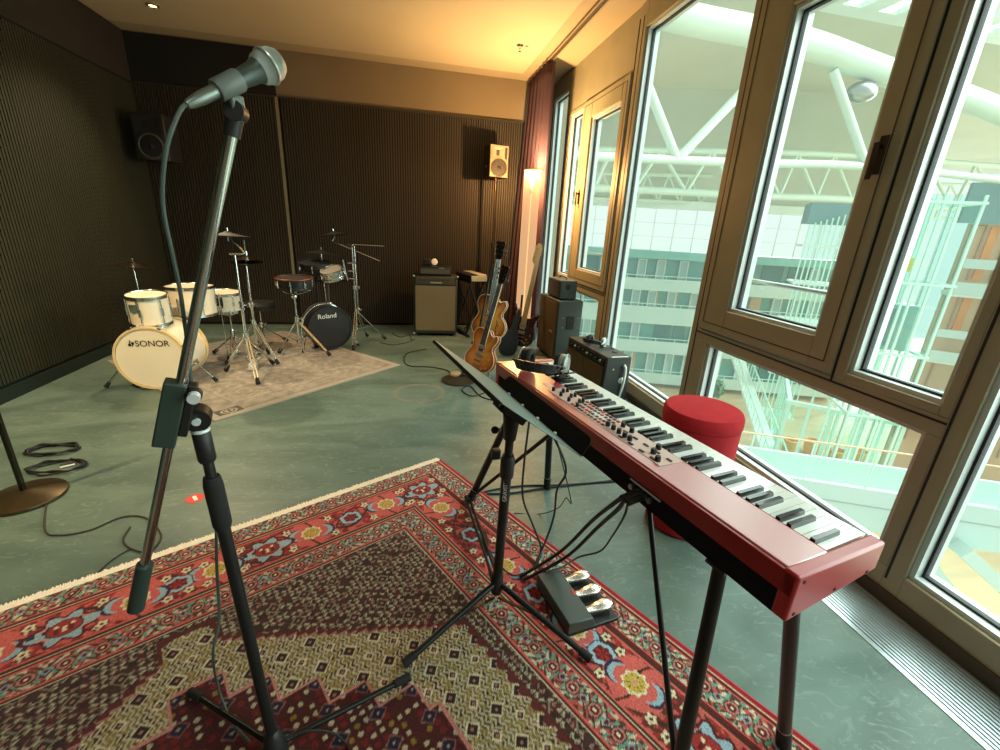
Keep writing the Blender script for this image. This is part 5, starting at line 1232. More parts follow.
# right boom stand
S3 = (-0.54, 4.97)
t = thing('cymbal_stand', 'chrome boom cymbal stand at the right end of the electronic kit', 'cymbal stand', (*S3, 0))
tripod(t, 1.06, S3, 0.40, [(-0.25, 5.17, 0.03), (-0.555, 4.70, 0.03), (-0.46, 5.30, 0.03)], 0.0125)
MB().cyl((S3[0] + 0.028, S3[1] - 0.01, 0.36), (S3[0] + 0.022, S3[1] - 0.01, 1.07), 0.008, n=10).build('second_tube', M_chrome, t)
MB().tube([(S3[0] + 0.03, S3[1] - 0.01, 0.42), (S3[0] + 0.05, S3[1] - 0.02, 0.40), (S3[0] + 0.07, S3[1] - 0.02, 0.415)], 0.007, 8).build('bent_end', M_chrome, t)
MB().cyl((-0.735, 4.97, 1.115), (-0.265, 4.97, 0.93), 0.006, n=8).build('boom_arm', M_chrome, t)
MB().cyl((-0.545, 4.97, 1.09), (-0.215, 4.97, 1.085), 0.005, n=8).build('counter_rod', M_chrome, t)
MB().cyl((-0.56, 4.94, 1.075), (-0.53, 5.0, 1.075), 0.022, n=14).build('boom_joint', M_chrome, t)
topper(t, (-0.715, 4.97, 1.185), (-0.15, -0.1, 1)); MB().cyl((-0.735, 4.97, 1.115), (-0.705, 4.97, 1.16), 0.011, n=10).build('tilter', M_chrome, t)
for z in (0.74, 0.82, 0.90): MB().cyl((S3[0] - 0.05, S3[1] - 0.03, z), (S3[0] + 0.03, S3[1] - 0.03, z), 0.009, n=8).build('clamp', M_chrome, t)
MB().cyl((-0.635, 4.93, 0.93), (-0.60, 4.93, 0.72), 0.007, n=8).build('pad_rod', M_chrome, t)
cymbal('cymbal_pad', 'black rubber cymbal pad on the boom stand at the right', (-0.715, 4.97, 1.185), (-0.15, 0.06, 1), 0.155, M_blackpl)
cymbal('cymbal_pad', 'black rubber cymbal pad low at the back between the toms', (-0.88, 5.14, 0.985), (0.05, 0.05, 1), 0.15, M_blackpl)
t = thing('cymbal_post', 'short chrome arm holding the low rear cymbal pad', 'cymbal stand', (-0.88, 5.16, 0.8))
MB().cyl((-0.88, 5.14, 0.97), (-0.86, 5.16, 0.012), 0.009, n=10).build('tube', M_chrome, t); topper(t, (-0.88, 5.14, 0.985), (0.05, -0.12, 1))
cable('black cable trailing on the dark floor behind the right drum kit', [(-0.30, 5.05, 0.006), (-0.15, 4.95, 0.006), (0.0, 5.05, 0.006), (0.10, 5.20, 0.006)], 0.004)
# ------------------------------------------------------------------ curtain, floor lamp, speakers on the wall
M_cur = mat('plum velvet curtain', (66, 44, 54), 0.9, 0, 0.12, 6, stretch=(1, 1, 0.1))
cu = setting('curtain', (1.52, 5.5, 0)); del cu['kind']; tag(cu, 'plum purple curtain hanging in folds at the far end of the windows', 'curtain')
nu, nv = 150, 26; vs = []; rr = random.Random(4)
for i in range(nu):
    f = i / (nu - 1)
    for j in range(nv):
        g_ = j / (nv - 1); z = 0.015 + (ZC - 0.045) * g_
        amp = 0.045 + 0.02 * (1 - g_)
        y = 5.12 + (5.93 - 5.12) * f + 0.03 * (1 - g_) * math.sin(3 * f)
        x = 1.535 - 0.14 * (1 - g_) * f + amp * math.sin(2 * PI * (6.5 * f + 0.12 * math.sin(5 * f) + 0.05 * (1 - g_)))
        vs.append((x, y, z))
fs = [(i * nv + j, (i + 1) * nv + j, (i + 1) * nv + j + 1, i * nv + j + 1) for i in range(nu - 1) for j in range(nv - 1)]
o = MB().add(vs, fs).build('cloth', M_cur, cu); sol = o.modifiers.new('thick', 'SOLIDIFY'); sol.thickness = 0.006
m = MB()
for i in range(9): m.ring((1.533, 5.14 + i * 0.097, ZC - 0.022), (0, 1, 0), 0.009, 0.002, 12, 5)
m.build('hanging_rings', M_steel, cu)

lx, ly = 1.370, 5.0
t = thing('floor_lamp', 'tall glowing reeded glass tube floor lamp in front of the curtain', 'lamp', (lx, ly, 0))
MB().lathe([(0.0, 0), (0.13, 0), (0.13, 0.015), (0.095, 0.025), (0.0, 0.025)], (lx, ly, 0), n=40).build('base', mat('brass base', (150, 112, 60), 0.35, 0.8), t)
mg = bpy.data.materials.new('reeded warm glass'); mg.use_nodes = True; nt = mg.node_tree; nt.nodes.clear()
out = nt.nodes.new('ShaderNodeOutputMaterial'); tr = nt.nodes.new('ShaderNodeBsdfTransparent'); tl = nt.nodes.new('ShaderNodeBsdfTranslucent'); em = nt.nodes.new('ShaderNodeEmission'); m1 = nt.nodes.new('ShaderNodeMixShader'); ad = nt.nodes.new('ShaderNodeAddShader')
tr.inputs['Color'].default_value = (0.66, 0.55, 0.44, 1); tl.inputs['Color'].default_value = (1.0, 0.80, 0.55, 1); em.inputs['Color'].default_value = (1.0, 0.62, 0.33, 1); em.inputs['Strength'].default_value = 0.42; m1.inputs['Fac'].default_value = 0.012
nt.links.new(tr.outputs[0], m1.inputs[1]); nt.links.new(tl.outputs[0], m1.inputs[2]); nt.links.new(m1.outputs[0], ad.inputs[0]); nt.links.new(em.outputs[0], ad.inputs[1]); nt.links.new(ad.outputs[0], out.inputs['Surface'])
n = 48; vs = []; 
for z in (0.026, 1.935):
    for i in range(n):
        a = 2 * PI * i / n; r_ = 0.088 + (0.003 if i % 2 else 0); vs.append((lx + r_ * math.cos(a), ly + r_ * math.sin(a), z))
MB().add(vs, [(i, (i + 1) % n, n + (i + 1) % n, n + i) for i in range(n)]).build('glass_tube', mg, t)
MB().ring((lx, ly, 1.935), (0, 0, 1), 0.088, 0.004, 40, 8).build('top_rim', mat('warm glass rim', (255, 220, 170), 0.3, emit=(255, 200, 130), estr=0.6), t)
MB().cyl((lx, ly, 0.025), (lx, ly, 1.74), 0.006, n=10).build('inner_rod', mat('glowing rod', (255, 220, 170), 0.4, emit=(255, 205, 140), estr=0.9), t)
MB().lathe([(0.0, 0.0), (0.022, 0.01), (0.024, 0.05), (0.018, 0.06)], (lx, ly, 1.70), n=16).build('bulb_holder', M_steel, t)
hb_ = bpy.data.materials.new('hot bulb glass'); hb_.use_nodes = True; nt = hb_.node_tree; nt.nodes.clear()
out = nt.nodes.new('ShaderNodeOutputMaterial'); tr = nt.nodes.new('ShaderNodeBsdfTransparent'); em = nt.nodes.new('ShaderNodeEmission'); ad = nt.nodes.new('ShaderNodeAddShader')
em.inputs['Color'].default_value = (1.0, 0.86, 0.62, 1); em.inputs['Strength'].default_value = 3.0
nt.links.new(tr.outputs[0], ad.inputs[0]); nt.links.new(em.outputs[0], ad.inputs[1]); nt.links.new(ad.outputs[0], out.inputs['Surface'])
MB().lathe([(0.0, -0.07), (0.012, -0.055), (0.022, -0.03), (0.040, 0.01), (0.042, 0.03), (0.03, 0.05), (0.0, 0.058)], (lx, ly, 1.835), n=24).build('bulb', hb_, t)

def pa_speaker(name, label, c, yaw, w_, h_, d_, body, front):
    t = thing(name, label, 'loudspeaker', tuple(c)); F = yawframe(c, yaw)      # local -y faces the room
    MB(F).box(-w_ / 2, -d_ / 2, 0, w_ / 2, d_ / 2, h_).build('cabinet', body, t, bevel=0.008)
    MB(F).box(-w_ / 2 + 0.006, -d_ / 2 - 0.006, 0.006, w_ / 2 - 0.006, -d_ / 2 + 0.001, h_ - 0.006).build('baffle', front, t, bevel=0.006)
    wf = MB(F).lring([(w_ * 0.40, 0.0), (w_ * 0.42, 0.006), (w_ * 0.36, 0.010), (w_ * 0.33, 0.002)], (0, -d_ / 2 - 0.006, h_ * 0.30), (0, -1, 0), 32).build('woofer_ring', mat('grey driver ring', (66, 60, 48), 0.5) if 'grey driver ring' not in bpy.data.materials else bpy.data.materials['grey driver ring'], t)
    MB(F).lathe([(w_ * 0.34, 0.004), (w_ * 0.20, -0.0035), (w_ * 0.11, -0.0045), (w_ * 0.10, 0.004), (0.0, 0.012)], (0, -d_ / 2 - 0.007, h_ * 0.30), (0, -1, 0), 32).build('cone', mat('dark cone', (18, 16, 13), 0.6) if 'dark cone' not in bpy.data.materials else bpy.data.materials['dark cone'], wf)
    x0, x1, z0, z1 = -w_ * 0.40, w_ * 0.22, h_ * 0.58, h_ * 0.92; xm, zm = (x0 + x1) / 2, (z0 + z1) / 2; y = -d_ / 2 - 0.0075
    v = [(x0, y, z0), (x1, y, z0), (x1, y, z1), (x0, y, z1), (xm - 0.02, y + 0.05, zm - 0.03), (xm + 0.02, y + 0.05, zm - 0.03), (xm + 0.02, y + 0.05, zm + 0.03), (xm - 0.02, y + 0.05, zm + 0.03)]
    hn = MB(F).add([(a, b - 0.0065 if k < 4 else y - 0.001, c_) for k, (a, b, c_) in enumerate(v)], [(0, 1, 5, 4), (1, 2, 6, 5), (2, 3, 7, 6), (3, 0, 4, 7)]).build('horn', front, t, sm=False)
    MB(F).box(xm - 0.02, y - 0.002, zm - 0.03, xm + 0.02, y - 0.0005, zm + 0.03).build('horn_throat', M_blackpl, hn)
    MB(F).box(w_ * 0.28, y - 0.003, h_ * 0.58, w_ * 0.40, y + 0.002, h_ * 0.92).build('bass_port', M_blackpl, t)
    return t, F
M_spk = mat('taupe speaker front', (128, 116, 92), 0.5); M_spkb = mat('dark speaker cabinet', (40, 34, 26), 0.6)
sp, SF = pa_speaker('loudspeaker', 'small pale-fronted loudspeaker with horn, on the pole near the curtain', (1.095, 5.68, 1.895), 0.16, 0.240, 0.355, 0.19, M_spkb, M_spk)
for sx in (-1, 1): MB(SF).cyl((sx * 0.116, 0, 0.12), (sx * 0.135, 0, 0.12), 0.012, n=10).build('yoke_bolt', M_steel, sp)
t = thing('speaker_pole', 'slim speaker pole on a tripod standing by the far wall beside the curtain', 'speaker stand', (1.095, 5.68, 0))
MB().cyl((1.095, 5.68, 1.10), (1.095, 5.68, 1.904), 0.013, n=12).build('upper_tube', mat('dark pole', (70, 60, 44), 0.35, 0.8), t)
MB().cyl((1.095, 5.68, 0.12), (1.095, 5.68, 1.12), 0.018, n=12).build('lower_tube', M_black, t)
MB().lathe([(0.02, 0), (0.026, 0.02), (0.02, 0.05)], (1.095, 5.68, 1.10), n=14).build('collar', M_blackpl, t)
for f in feet3((1.095, 5.68), 0.33, 0.9, 0.012): MB().cyl((1.095, 5.68, 0.42), f, 0.010, n=8).build('leg', M_black, t)
sp2, SF2 = pa_speaker('wall_mounted_loudspeaker', 'dark loudspeaker with horn mounted high in the far left corner', (-2.475, 5.66, 1.80), -0.05, 0.30, 0.43, 0.26, mat('black speaker cabinet', (20, 18, 14), 0.6), mat('dim speaker front', (36, 36, 29), 0.45))
MB(SF2).box(-0.03, 0.13, 0.12, 0.03, 0.27, 0.18).build('wall_bracket', M_black, sp2)

# ------------------------------------------------------------------ bass amplifier and things on it
def vinyl(n, rgb): return mat(n, rgb, 0.7, 0, 0.08, 60, bump=0.2, bscale=400)
M_tolex = vinyl('dark grey tolex', (40, 42, 38)); M_tolexg = vinyl('grey green tolex', (66, 76, 70))
M_cloth = mat('tan grille cloth', (118, 106, 76), 0.9, 0, 0.1, 200, bump=0.4, bscale=500)
M_clothb = mat('brown grille cloth', (92, 74, 46), 0.9, 0, 0.1, 200, bump=0.4, bscale=500)
BA = Vector((0.095, 5.40, 0)); XA = yawframe(BA, -0.068)
t = thing('bass_amplifier', 'large square bass amplifier with tan grille cloth against the far wall', 'amplifier', tuple(XA((0.26, 0.2, 0))))
MB(XA).box(0, 0.0, 0.03, 0.525, 0.40, 0.735).build('cabinet', M_tolex, t, bevel=0.012)
MB(XA).box(0.022, -0.006, 0.075, 0.503, 0.002, 0.625).build('grille_cloth', M_cloth, t)
MB(XA).box(0.03, -0.008, 0.645, 0.49, 0.002, 0.72).build('control_panel', mat('dark olive panel', (70, 66, 46), 0.5), t)
MB(XA).box(0.20, -0.0095, 0.655, 0.34, -0.007, 0.672).build('badge', mat('silver badge', (186, 180, 150), 0.35, 0.6), t)
for i in range(7): MB(XA).cyl((0.08 + i * 0.055, -0.022, 0.695), (0.08 + i * 0.055, -0.008, 0.695), 0.010, n=10).build('knob', M_blackpl, t)
for a in (0.05, 0.47):
    for b in (0.05, 0.35): MB(XA).cyl((a, b, 0), (a, b, 0.032), 0.02, n=10).build('rubber_foot', M_rubber, t)
for a in (0.0, 0.525):
    for z in (0.03, 0.735): MB(XA).ball((a, 0.004, z), 0.016).build('corner_cap', M_steel, t)
t = thing('rack_unit', 'flat black amplifier head lying on top of the bass amplifier', 'amplifier head', tuple(XA((0.27, 0.2, 0.737))))
MB(XA).box(0.075, 0.03, 0.742, 0.445, 0.32, 0.845).build('case', M_black, t, bevel=0.006)
MB(XA).box(0.085, 0.025, 0.765, 0.435, 0.031, 0.825).build('front_panel', mat('grey panel', (74, 74, 60), 0.4), t)
MB(XA).box(0.30, 0.022, 0.828, 0.37, 0.03, 0.838).build('silver_label', M_steel, t)
for a in (0.09, 0.43): MB(XA).cyl((a, 0.06, 0.736), (a, 0.06, 0.743), 0.012, n=8).cyl((a, 0.29, 0.736), (a, 0.29, 0.743), 0.012, n=8).build('foot', M_rubber, t)
t = thing('clip_fan', 'small black gadget with a white round face on the amplifier head', 'fan', tuple(XA((0.2, 0.15, 0.846))))
MB(XA).lathe([(0.0, 0), (0.045, 0), (0.045, 0.012), (0.012, 0.02), (0.012, 0.05)], (0.20, 0.15, 0.846), n=20).build('base', M_blackpl, t)
MB(XA).box(0.12, 0.12, 0.86, 0.20, 0.19, 0.925).build('body', M_blackpl, t, bevel=0.01)
MB(XA).lathe([(0.0, 0.0), (0.036, 0.004), (0.040, 0.015), (0.035, 0.05), (0.02, 0.06)], (0.248, 0.125, 0.895), (-0.1, 1, 0), 24).build('round_face', mat('white plastic', (236, 232, 214), 0.4), t)

# keyboard on X stand, end-on
XK = yawframe((0.985, 5.36, 0.69), math.radians(105))
t = thing('small_keyboard', 'small dark keyboard with a pale end on an X stand beside the bass amplifier', 'keyboard', tuple(XK((0.25, 0.12, 0))))
MB(XK).box(0.0, 0.0, 0.0, 0.52, 0.22, 0.075).build('body', M_blackpl, t, bevel=0.012)
MB(XK).box(-0.006, 0.006, 0.006, 0.004, 0.214, 0.070).build('end_cheek', mat('pale grey end', (150, 150, 128), 0.4), t, bevel=0.006)
MB(XK).box(0.03, 0.0, 0.076, 0.50, 0.12, 0.084).build('keybed', M_key, t)
t = thing('keyboard_stand', 'black crossed-tube stand under the small keyboard', 'keyboard stand', tuple(XK((0.3, 0.13, -0.69))))
for a in (0.06, 0.42):
    MB(XK).bar((a, -0.03, -0.675), (a, 0.21, -0.02), 0.03, 0.02).build('cross_tube', M_black, t); MB(XK).bar((a + 0.03, 0.23, -0.675), (a + 0.03, 0.0, -0.02), 0.03, 0.02).build('cross_tube', M_black, t)
for b in (-0.03, 0.23): MB(XK).box(0.0, b - 0.015, -0.69, 0.50, b + 0.015, -0.66).build('foot_bar', M_black, t)
for b in (0.0, 0.20): MB(XK).box(0.0, b - 0.015, -0.022, 0.50, b + 0.015, -0.001).build('support_bar', M_black, t)

# ------------------------------------------------------------------ guitars
def outline(pts, k=5):
    P = [Vector((a, b, 0)) for a, b in pts]; out = []
    n = len(P)
    for i in range(n):
        p0, p1, p2, p3 = P[i - 1], P[i], P[(i + 1) % n], P[(i + 2) % n]
        for j in range(k):
            t_ = j / k; q = 0.5 * ((2 * p1) + (p2 - p0) * t_ + (2 * p0 - 5 * p1 + 4 * p2 - p3) * t_ * t_ + (3 * p1 - p0 - 3 * p2 + p3) * t_ ** 3); out.append((q.x, q.y))
    return out
def sunburst(name, inner, outer, cy, R):
    m = bpy.data.materials.new(name); m.use_nodes = True; nt = m.node_tree; b = nt.nodes['Principled BSDF']
    a = nt.nodes.new('ShaderNodeVertexColor'); a.layer_name = 'burst'; nt.links.new(a.outputs['Color'], b.inputs['Base Color'])
    b.inputs['Roughness'].default_value = 0.22; b.inputs['Coat Weight'].default_value = 0.5; return m
def burst_color(o, F, inner, outer, cy, R):
    me = o.data; at = me.color_attributes.new('burst', 'FLOAT_COLOR', 'POINT'); i_, u_ = np.array(lin(inner)), np.array(lin(outer))
    return at, i_, u_
def guitar(name, label, o, upv, face, shape, scale_len, depth, inner, outer, cy, R, head, cut_binding, fret, pick=None, arch=False, group=None, tuner_sides=2, strings=6, fholes=False, soundhole=False):
    """o bottom of body, upv along the neck, face the direction the strings look"""
    upv = Vector(upv).normalized(); face = Vector(face); face = (face - upv * face.dot(upv)).normalized(); rt = upv.cross(face)
    F = frame(o, rt, upv, face)                         # local x right, y up the neck, z out of the top
    t = thing(name, label, 'guitar', tuple(o), group)
    poly = outline(shape, 5); n = len(poly); cx = 0.0
    vs = []; cols = []; i_, u_ = np.array(lin(inner)), np.array(lin(outer))
    rings = [(1.0, -depth), (1.0, 0.0), (0.96, 0.004), (0.75, 0.010 if arch else 0.0045), (0.45, 0.016 if arch else 0.005), (0.0, 0.019 if arch else 0.005)]
    for k, (sc_, z) in enumerate(rings):
        for a, b in poly:
            vs.append((a * sc_, cy + (b - cy) * sc_, z)); f = min(1, max(0, (sc_ - R) / (1 - R))); cols.append(u_ * f + i_ * (1 - f))
    fs = [tuple(reversed(range(n)))]
    for k in range(len(rings) - 1):
        for j in range(n): fs.append((k * n + j, k * n + (j + 1) % n, (k + 1) * n + (j + 1) % n, (k + 1) * n + j))
    mm = sunburst(name + ' sunburst lacquer', inner, outer, cy, R)
    bo = MB(F).add(vs, fs).build('body', mm, t)
    at = bo.data.color_attributes.new('burst', 'FLOAT_COLOR', 'POINT')
    at.data.foreach_set('color', np.concatenate([np.array(cols), np.ones((len(cols), 1))], 1).astype(np.float32).ravel())
    if cut_binding:
        MB(F).tube([(a, b, 0.002) for a, b in poly], 0.0035, 6, True).build('binding', mat('cream binding', (236, 220, 180), 0.35) if 'cream binding' not in bpy.data.materials else bpy.data.materials['cream binding'], bo)
        MB(F).tube([(a, b, -depth) for a, b in poly], 0.0035, 6, True).build('binding', bpy.data.materials['cream binding'], bo)
    y0 = cy + 0.02; yn = scale_len
    nk = [(-0.028, y0), (0.028, y0), (0.0215, yn), (-0.0215, yn)]
    ne = MB(F).prism(nk, (0, 0, 0.004), (1, 0, 0), (0, 1, 0), (0, 0, 0.014))
    F0 = F
    ne = MB(F0); ne.hexa([(-0.028, y0, -0.004), (0.028, y0, -0.004), (0.0215, yn, -0.004), (-0.0215, yn, -0.004), (-0.028, y0, 0.016), (0.028, y0, 0.016), (0.0215, yn, 0.016), (-0.0215, yn, 0.016)])
    nob = ne.build('neck', mat('neck wood', (112, 60, 34), 0.4) if 'neck wood' not in bpy.data.materials else bpy.data.materials['neck wood'], t)
    fb = MB(F0); fb.hexa([(-0.0285, y0, 0.0161), (0.0285, y0, 0.0161), (0.022, yn, 0.0161), (-0.022, yn, 0.0161), (-0.0285, y0, 0.021), (0.0285, y0, 0.021), (0.022, yn, 0.021), (-0.022, yn, 0.021)])
    fb.build('fingerboard', fret, nob)
    ed = MB(F0)
    for sx in (-1, 1): ed.hexa([(sx * 0.029 - 0.001, y0, 0.016), (sx * 0.029 + 0.001, y0, 0.016), (sx * 0.0225 + 0.001, yn, 0.016), (sx * 0.0225 - 0.001, yn, 0.016), (sx * 0.029 - 0.001, y0, 0.0215), (sx * 0.029 + 0.001, y0, 0.0215), (sx * 0.0225 + 0.001, yn, 0.0215), (sx * 0.0225 - 0.001, yn, 0.0215)])
    ed.build('neck_binding', bpy.data.materials['cream binding'] if 'cream binding' in bpy.data.materials else M_bead, nob)
    hd = MB(F0); hp = [(a, yn + b) for a, b in head]; nn_ = len(hp)
    hd.add([(a, b, 0.0) for a, b in hp] + [(a, b, 0.016) for a, b in hp], [tuple(reversed(range(nn_))), tuple(range(nn_, 2 * nn_))] + [(j, (j + 1) % nn_, nn_ + (j + 1) % nn_, nn_ + j) for j in range(nn_)])
    hob = hd.build('headstock', M_bead if False else (mat('black headstock', (26, 20, 16), 0.25) if 'black headstock' not in bpy.data.materials else bpy.data.materials['black headstock']) if tuner_sides == 2 else bpy.data.materials['maple wood'], t, sm=False)
    for k in range(strings // tuner_sides):
        for sx in ((-1, 1) if tuner_sides == 2 else (-1,)):
            yy = yn + 0.045 + k * (0.042 if tuner_sides == 2 else 0.045); xx = sx * 0.042 if tuner_sides == 2 else -0.034
            m = MB(F0).cyl((xx * 0.55, yy, 0.016), (xx * 0.55, yy, 0.028), 0.005, n=8).cyl((xx * 0.7, yy, 0.006), (xx * 1.35, yy, 0.006), 0.003, n=6).box(xx * 1.35 - 0.009, yy - 0.008, 0.001, xx * 1.35 + 0.009, yy + 0.008, 0.011); m.build('tuner', M_chrome, hob)
    yb = cy * 0.62
    if not soundhole:
        MB(F0).box(-0.036, yb - 0.006, 0.012, 0.036, yb + 0.006, 0.030).build('bridge', M_chrome, t); MB(F0).box(-0.04, yb - 0.05, 0.010, 0.04, yb - 0.04, 0.026).build('tailpiece', M_chrome, t)
        for dy in (0.05, 0.13): MB(F0).box(-0.038, yb + dy - 0.018, 0.012, 0.038, yb + dy + 0.018, 0.025).build('pickup', M_steel, t, bevel=0.003)
        for dx, dy in ((0.07, -0.02), (0.105, 0.03), (0.055, -0.065), (0.095, -0.05)): MB(F0).cyl((dx, yb + dy, 0.006), (dx, yb + dy, 0.022), 0.010, n=10).build('control_knob', mat('amber knob', (190, 130, 50), 0.3) if 'amber knob' not in bpy.data.materials else bpy.data.materials['amber knob'], t)
    if fholes:
        for sx in (-1, 1): MB(F0).tube(smooth([(sx * 0.075, yb + 0.075, 0.0135), (sx * 0.085, yb + 0.04, 0.0135), (sx * 0.075, yb + 0.0, 0.0135), (sx * 0.088, yb - 0.045, 0.0135), (sx * 0.10, yb - 0.06, 0.0125)], 5), 0.0045, 6).build('sound_hole', M_blackpl, bo)
    st = MB(F0)
    for k in range(strings):
        f = (k / (strings - 1) - 0.5)
        st.cyl((f * 0.05, yb, 0.031), (f * 0.036, yn, 0.0235), 0.0007, n=4, caps=False)
    st.build('strings', M_steel, t)
    if pick: MB(F0).prism(pick, (0, 0, 0.021), (1, 0, 0), (0, 1, 0), (0, 0, 0.002)).build('pickguard', M_bead, t) if False else None
    return t, F
mat('maple wood', (206, 166, 110), 0.35)
mat('cream binding', (236, 220, 180), 0.35)
M_rose = mat('dark rosewood', (48, 30, 22), 0.8, spec=0.2)
LP = [(0.0, 0.0), (0.075, 0.008), (0.140, 0.050), (0.162, 0.115), (0.145, 0.175), (0.112, 0.215), (0.108, 0.250), (0.128, 0.295), (0.138, 0.335), (0.118, 0.368), (0.085, 0.352), (0.055, 0.365), (0.028, 0.395), (-0.03, 0.400), (-0.085, 0.400), (-0.122, 0.375), (-0.135, 0.325), (-0.122, 0.275), (-0.110, 0.235), (-0.125, 0.195), (-0.155, 0.140), (-0.160, 0.090), (-0.135, 0.045), (-0.075, 0.008)]
HEAD = [(-0.021, 0.0), (-0.034, 0.03), (-0.042, 0.15), (-0.030, 0.165), (0.0, 0.158), (0.030, 0.165), (0.042, 0.15), (0.034, 0.03), (0.021, 0.0)]
guitar('electric_guitar', 'flamed amber single-cutaway electric guitar standing in front of the other guitar', (0.625, 3.80, 0.062), (0.27, 0.13, 0.96), (-0.70, -0.70, 0.1), LP, 0.83, 0.045, (214, 140, 58), (140, 56, 22), 0.17, 0.55, HEAD, True, M_rose, arch=True)
ES = [(a * 1.04, b * 1.04) for a, b in LP]
guitar('hollow_body_guitar', 'hollow-body sunburst guitar with sound holes, behind the amber electric guitar', (0.755, 4.03, 0.31), (0.135, 0.10, 0.98), (-0.45, -0.88, 0.1), ES, 0.755, 0.06, (226, 160, 62), (128, 34, 18), 0.20, 0.45, HEAD, True, M_rose, arch=True, fholes=True)
t = thing('guitar_stand', 'black guitar stand with a round base holding the two guitars', 'guitar stand', (0.455, 3.72, 0))
MB().lathe([(0.0, 0), (0.150, 0), (0.152, 0.010), (0.150, 0.014), (0.08, 0.026), (0.03, 0.034), (0.0, 0.036)], (0.455, 3.72, 0), n=44).build('base', mat('dull dark disc', (66, 62, 50), 0.4, 0.5), t)
MB().tube(smooth([(0.455, 3.72, 0.03), (0.50, 3.80, 0.05), (0.58, 3.93, 0.10), (0.66, 3.98, 0.30), (0.80, 4.14, 1.02)], 6), 0.012, 10).build('pole', M_black, t)
MB().lathe([(0.0, 0.0), (0.055, 0.0), (0.052, 0.018), (0.02, 0.03), (0, 0.032)], (0.44, 3.79, 0.034), n=24).build('weight_cap', mat('tan cap', (178, 150, 112), 0.6), t)
for dx in (-0.07, 0.07): MB().tube(smooth([(0.60, 3.95, 0.045), (0.60 + dx, 3.86, 0.045), (0.62 + dx, 3.78, 0.05), (0.625 + dx, 3.735, 0.085)], 5), 0.009, 8).build('lower_yoke', M_black, t)
for dx in (-0.09, 0.09): MB().tube(smooth([(0.68, 4.02, 0.285), (0.70 + dx, 4.0, 0.285), (0.71 + dx, 3.95, 0.29), (0.71 + dx, 3.91, 0.32)], 5), 0.009, 8).build('upper_yoke', M_black, t)
MB().tube([(0.80, 4.14, 1.02), (0.795, 4.09, 1.03)], 0.010, 8).build('neck_rest', M_rubber, t)
MB().cyl((0.742, 3.75, 0.012), (0.742, 3.83, 0.30), 0.011, n=10).build('front_post', M_steel, t)
BASS = [(0.0, 0.0), (0.08, 0.005), (0.140, 0.06), (0.150, 0.12), (0.125, 0.19), (0.115, 0.25), (0.135, 0.31), (0.155, 0.385), (0.125, 0.40), (0.085, 0.35), (0.04, 0.33), (-0.04, 0.34), (-0.09, 0.39), (-0.13, 0.47), (-0.165, 0.455), (-0.150, 0.36), (-0.120, 0.27), (-0.125, 0.19), (-0.155, 0.11), (-0.135, 0.04), (-0.07, 0.005)]
BH = [(-0.021, 0.0), (-0.040, 0.02), (-0.058, 0.06), (-0.050, 0.20), (-0.03, 0.235), (0.005, 0.235), (0.026, 0.20), (0.018, 0.06), (0.021, 0.0)]
guitar('bass_guitar', 'bass guitar with a long pale maple neck leaning beside the speaker cabinet', (1.265, 4.72, 0.05), (0.175, 0.06, 1.0), (-0.35, -0.93, 0.1), BASS, 0.92, 0.042, (70, 30, 24), (40, 16, 14), 0.18, 0.5, BH, False, bpy.data.materials['maple wood'], tuner_sides=1, strings=4)
t = thing('bass_stand', 'low black stand under the bass guitar', 'guitar stand', (1.27, 4.80, 0))
MB().cyl((1.285, 4.83, 0.02), (1.30, 4.83, 0.62), 0.012, n=10).build('post', M_black, t)
for dx in (-0.12, 0.14): MB().cyl((1.285, 4.83, 0.30), (1.285 + dx, 4.90, 0.01), 0.010, n=8).build('leg', M_black, t)
for dx in (-0.07, 0.07): MB().tube([(1.285, 4.83, 0.10), (1.265 + dx, 4.78, 0.045), (1.265 + dx, 4.69, 0.04), (1.265 + dx, 4.655, 0.075)], 0.009, 8).build('yoke', M_black, t)
# dark soft case leaning left of the bass
XG2 = frame((1.07, 4.50, 0.0), Vector((0.72, 0.16, -0.2)), Vector((0.24, 0.12, 0.88)), Vector((-0.14, -0.66, 0.16)))
t = thing('gig_bag', 'black padded instrument bag leaning between the guitars and the speaker cabinet', 'instrument bag', (1.1, 4.45, 0))
gp = outline([(0.0, 0.0), (0.10, 0.01), (0.145, 0.08), (0.14, 0.18), (0.10, 0.26), (0.055, 0.34), (0.045, 0.48), (0.03, 0.56), (-0.03, 0.56), (-0.045, 0.48), (-0.06, 0.34), (-0.11, 0.26), (-0.145, 0.18), (-0.145, 0.08), (-0.10, 0.01)], 4)
n = len(gp); vs = []
for sc_, z in ((0.9, -0.05), (1.0, -0.035), (1.0, 0.02), (0.92, 0.04), (0.5, 0.05), (0.0, 0.052)): vs += [(a * sc_, 0.25 + (b - 0.25) * sc_, z) for a, b in gp]
fs = [tuple(reversed(range(n)))] + [(k * n + j, k * n + (j + 1) % n, (k + 1) * n + (j + 1) % n, (k + 1) * n + j) for k in range(5) for j in range(n)]
MB(XG2).add(vs, fs).build('bag', mat('black nylon', (24, 22, 17), 0.8, 0, 0.15, 20), t)
MB(XG2).tube([(a * 0.985, 0.25 + (b - 0.25) * 0.985, 0.024) for a, b in gp], 0.004, 6, True).build('zip', mat('grey zip', (52, 48, 40), 0.5), t)
MB(XG2).tube(smooth([(-0.02, 0.52, 0.03), (-0.03, 0.56, 0.08), (0.02, 0.585, 0.08), (0.03, 0.54, 0.03)], 5), 0.008, 6).build('carry_handle', mat('tan handle', (160, 128, 92), 0.6), t)

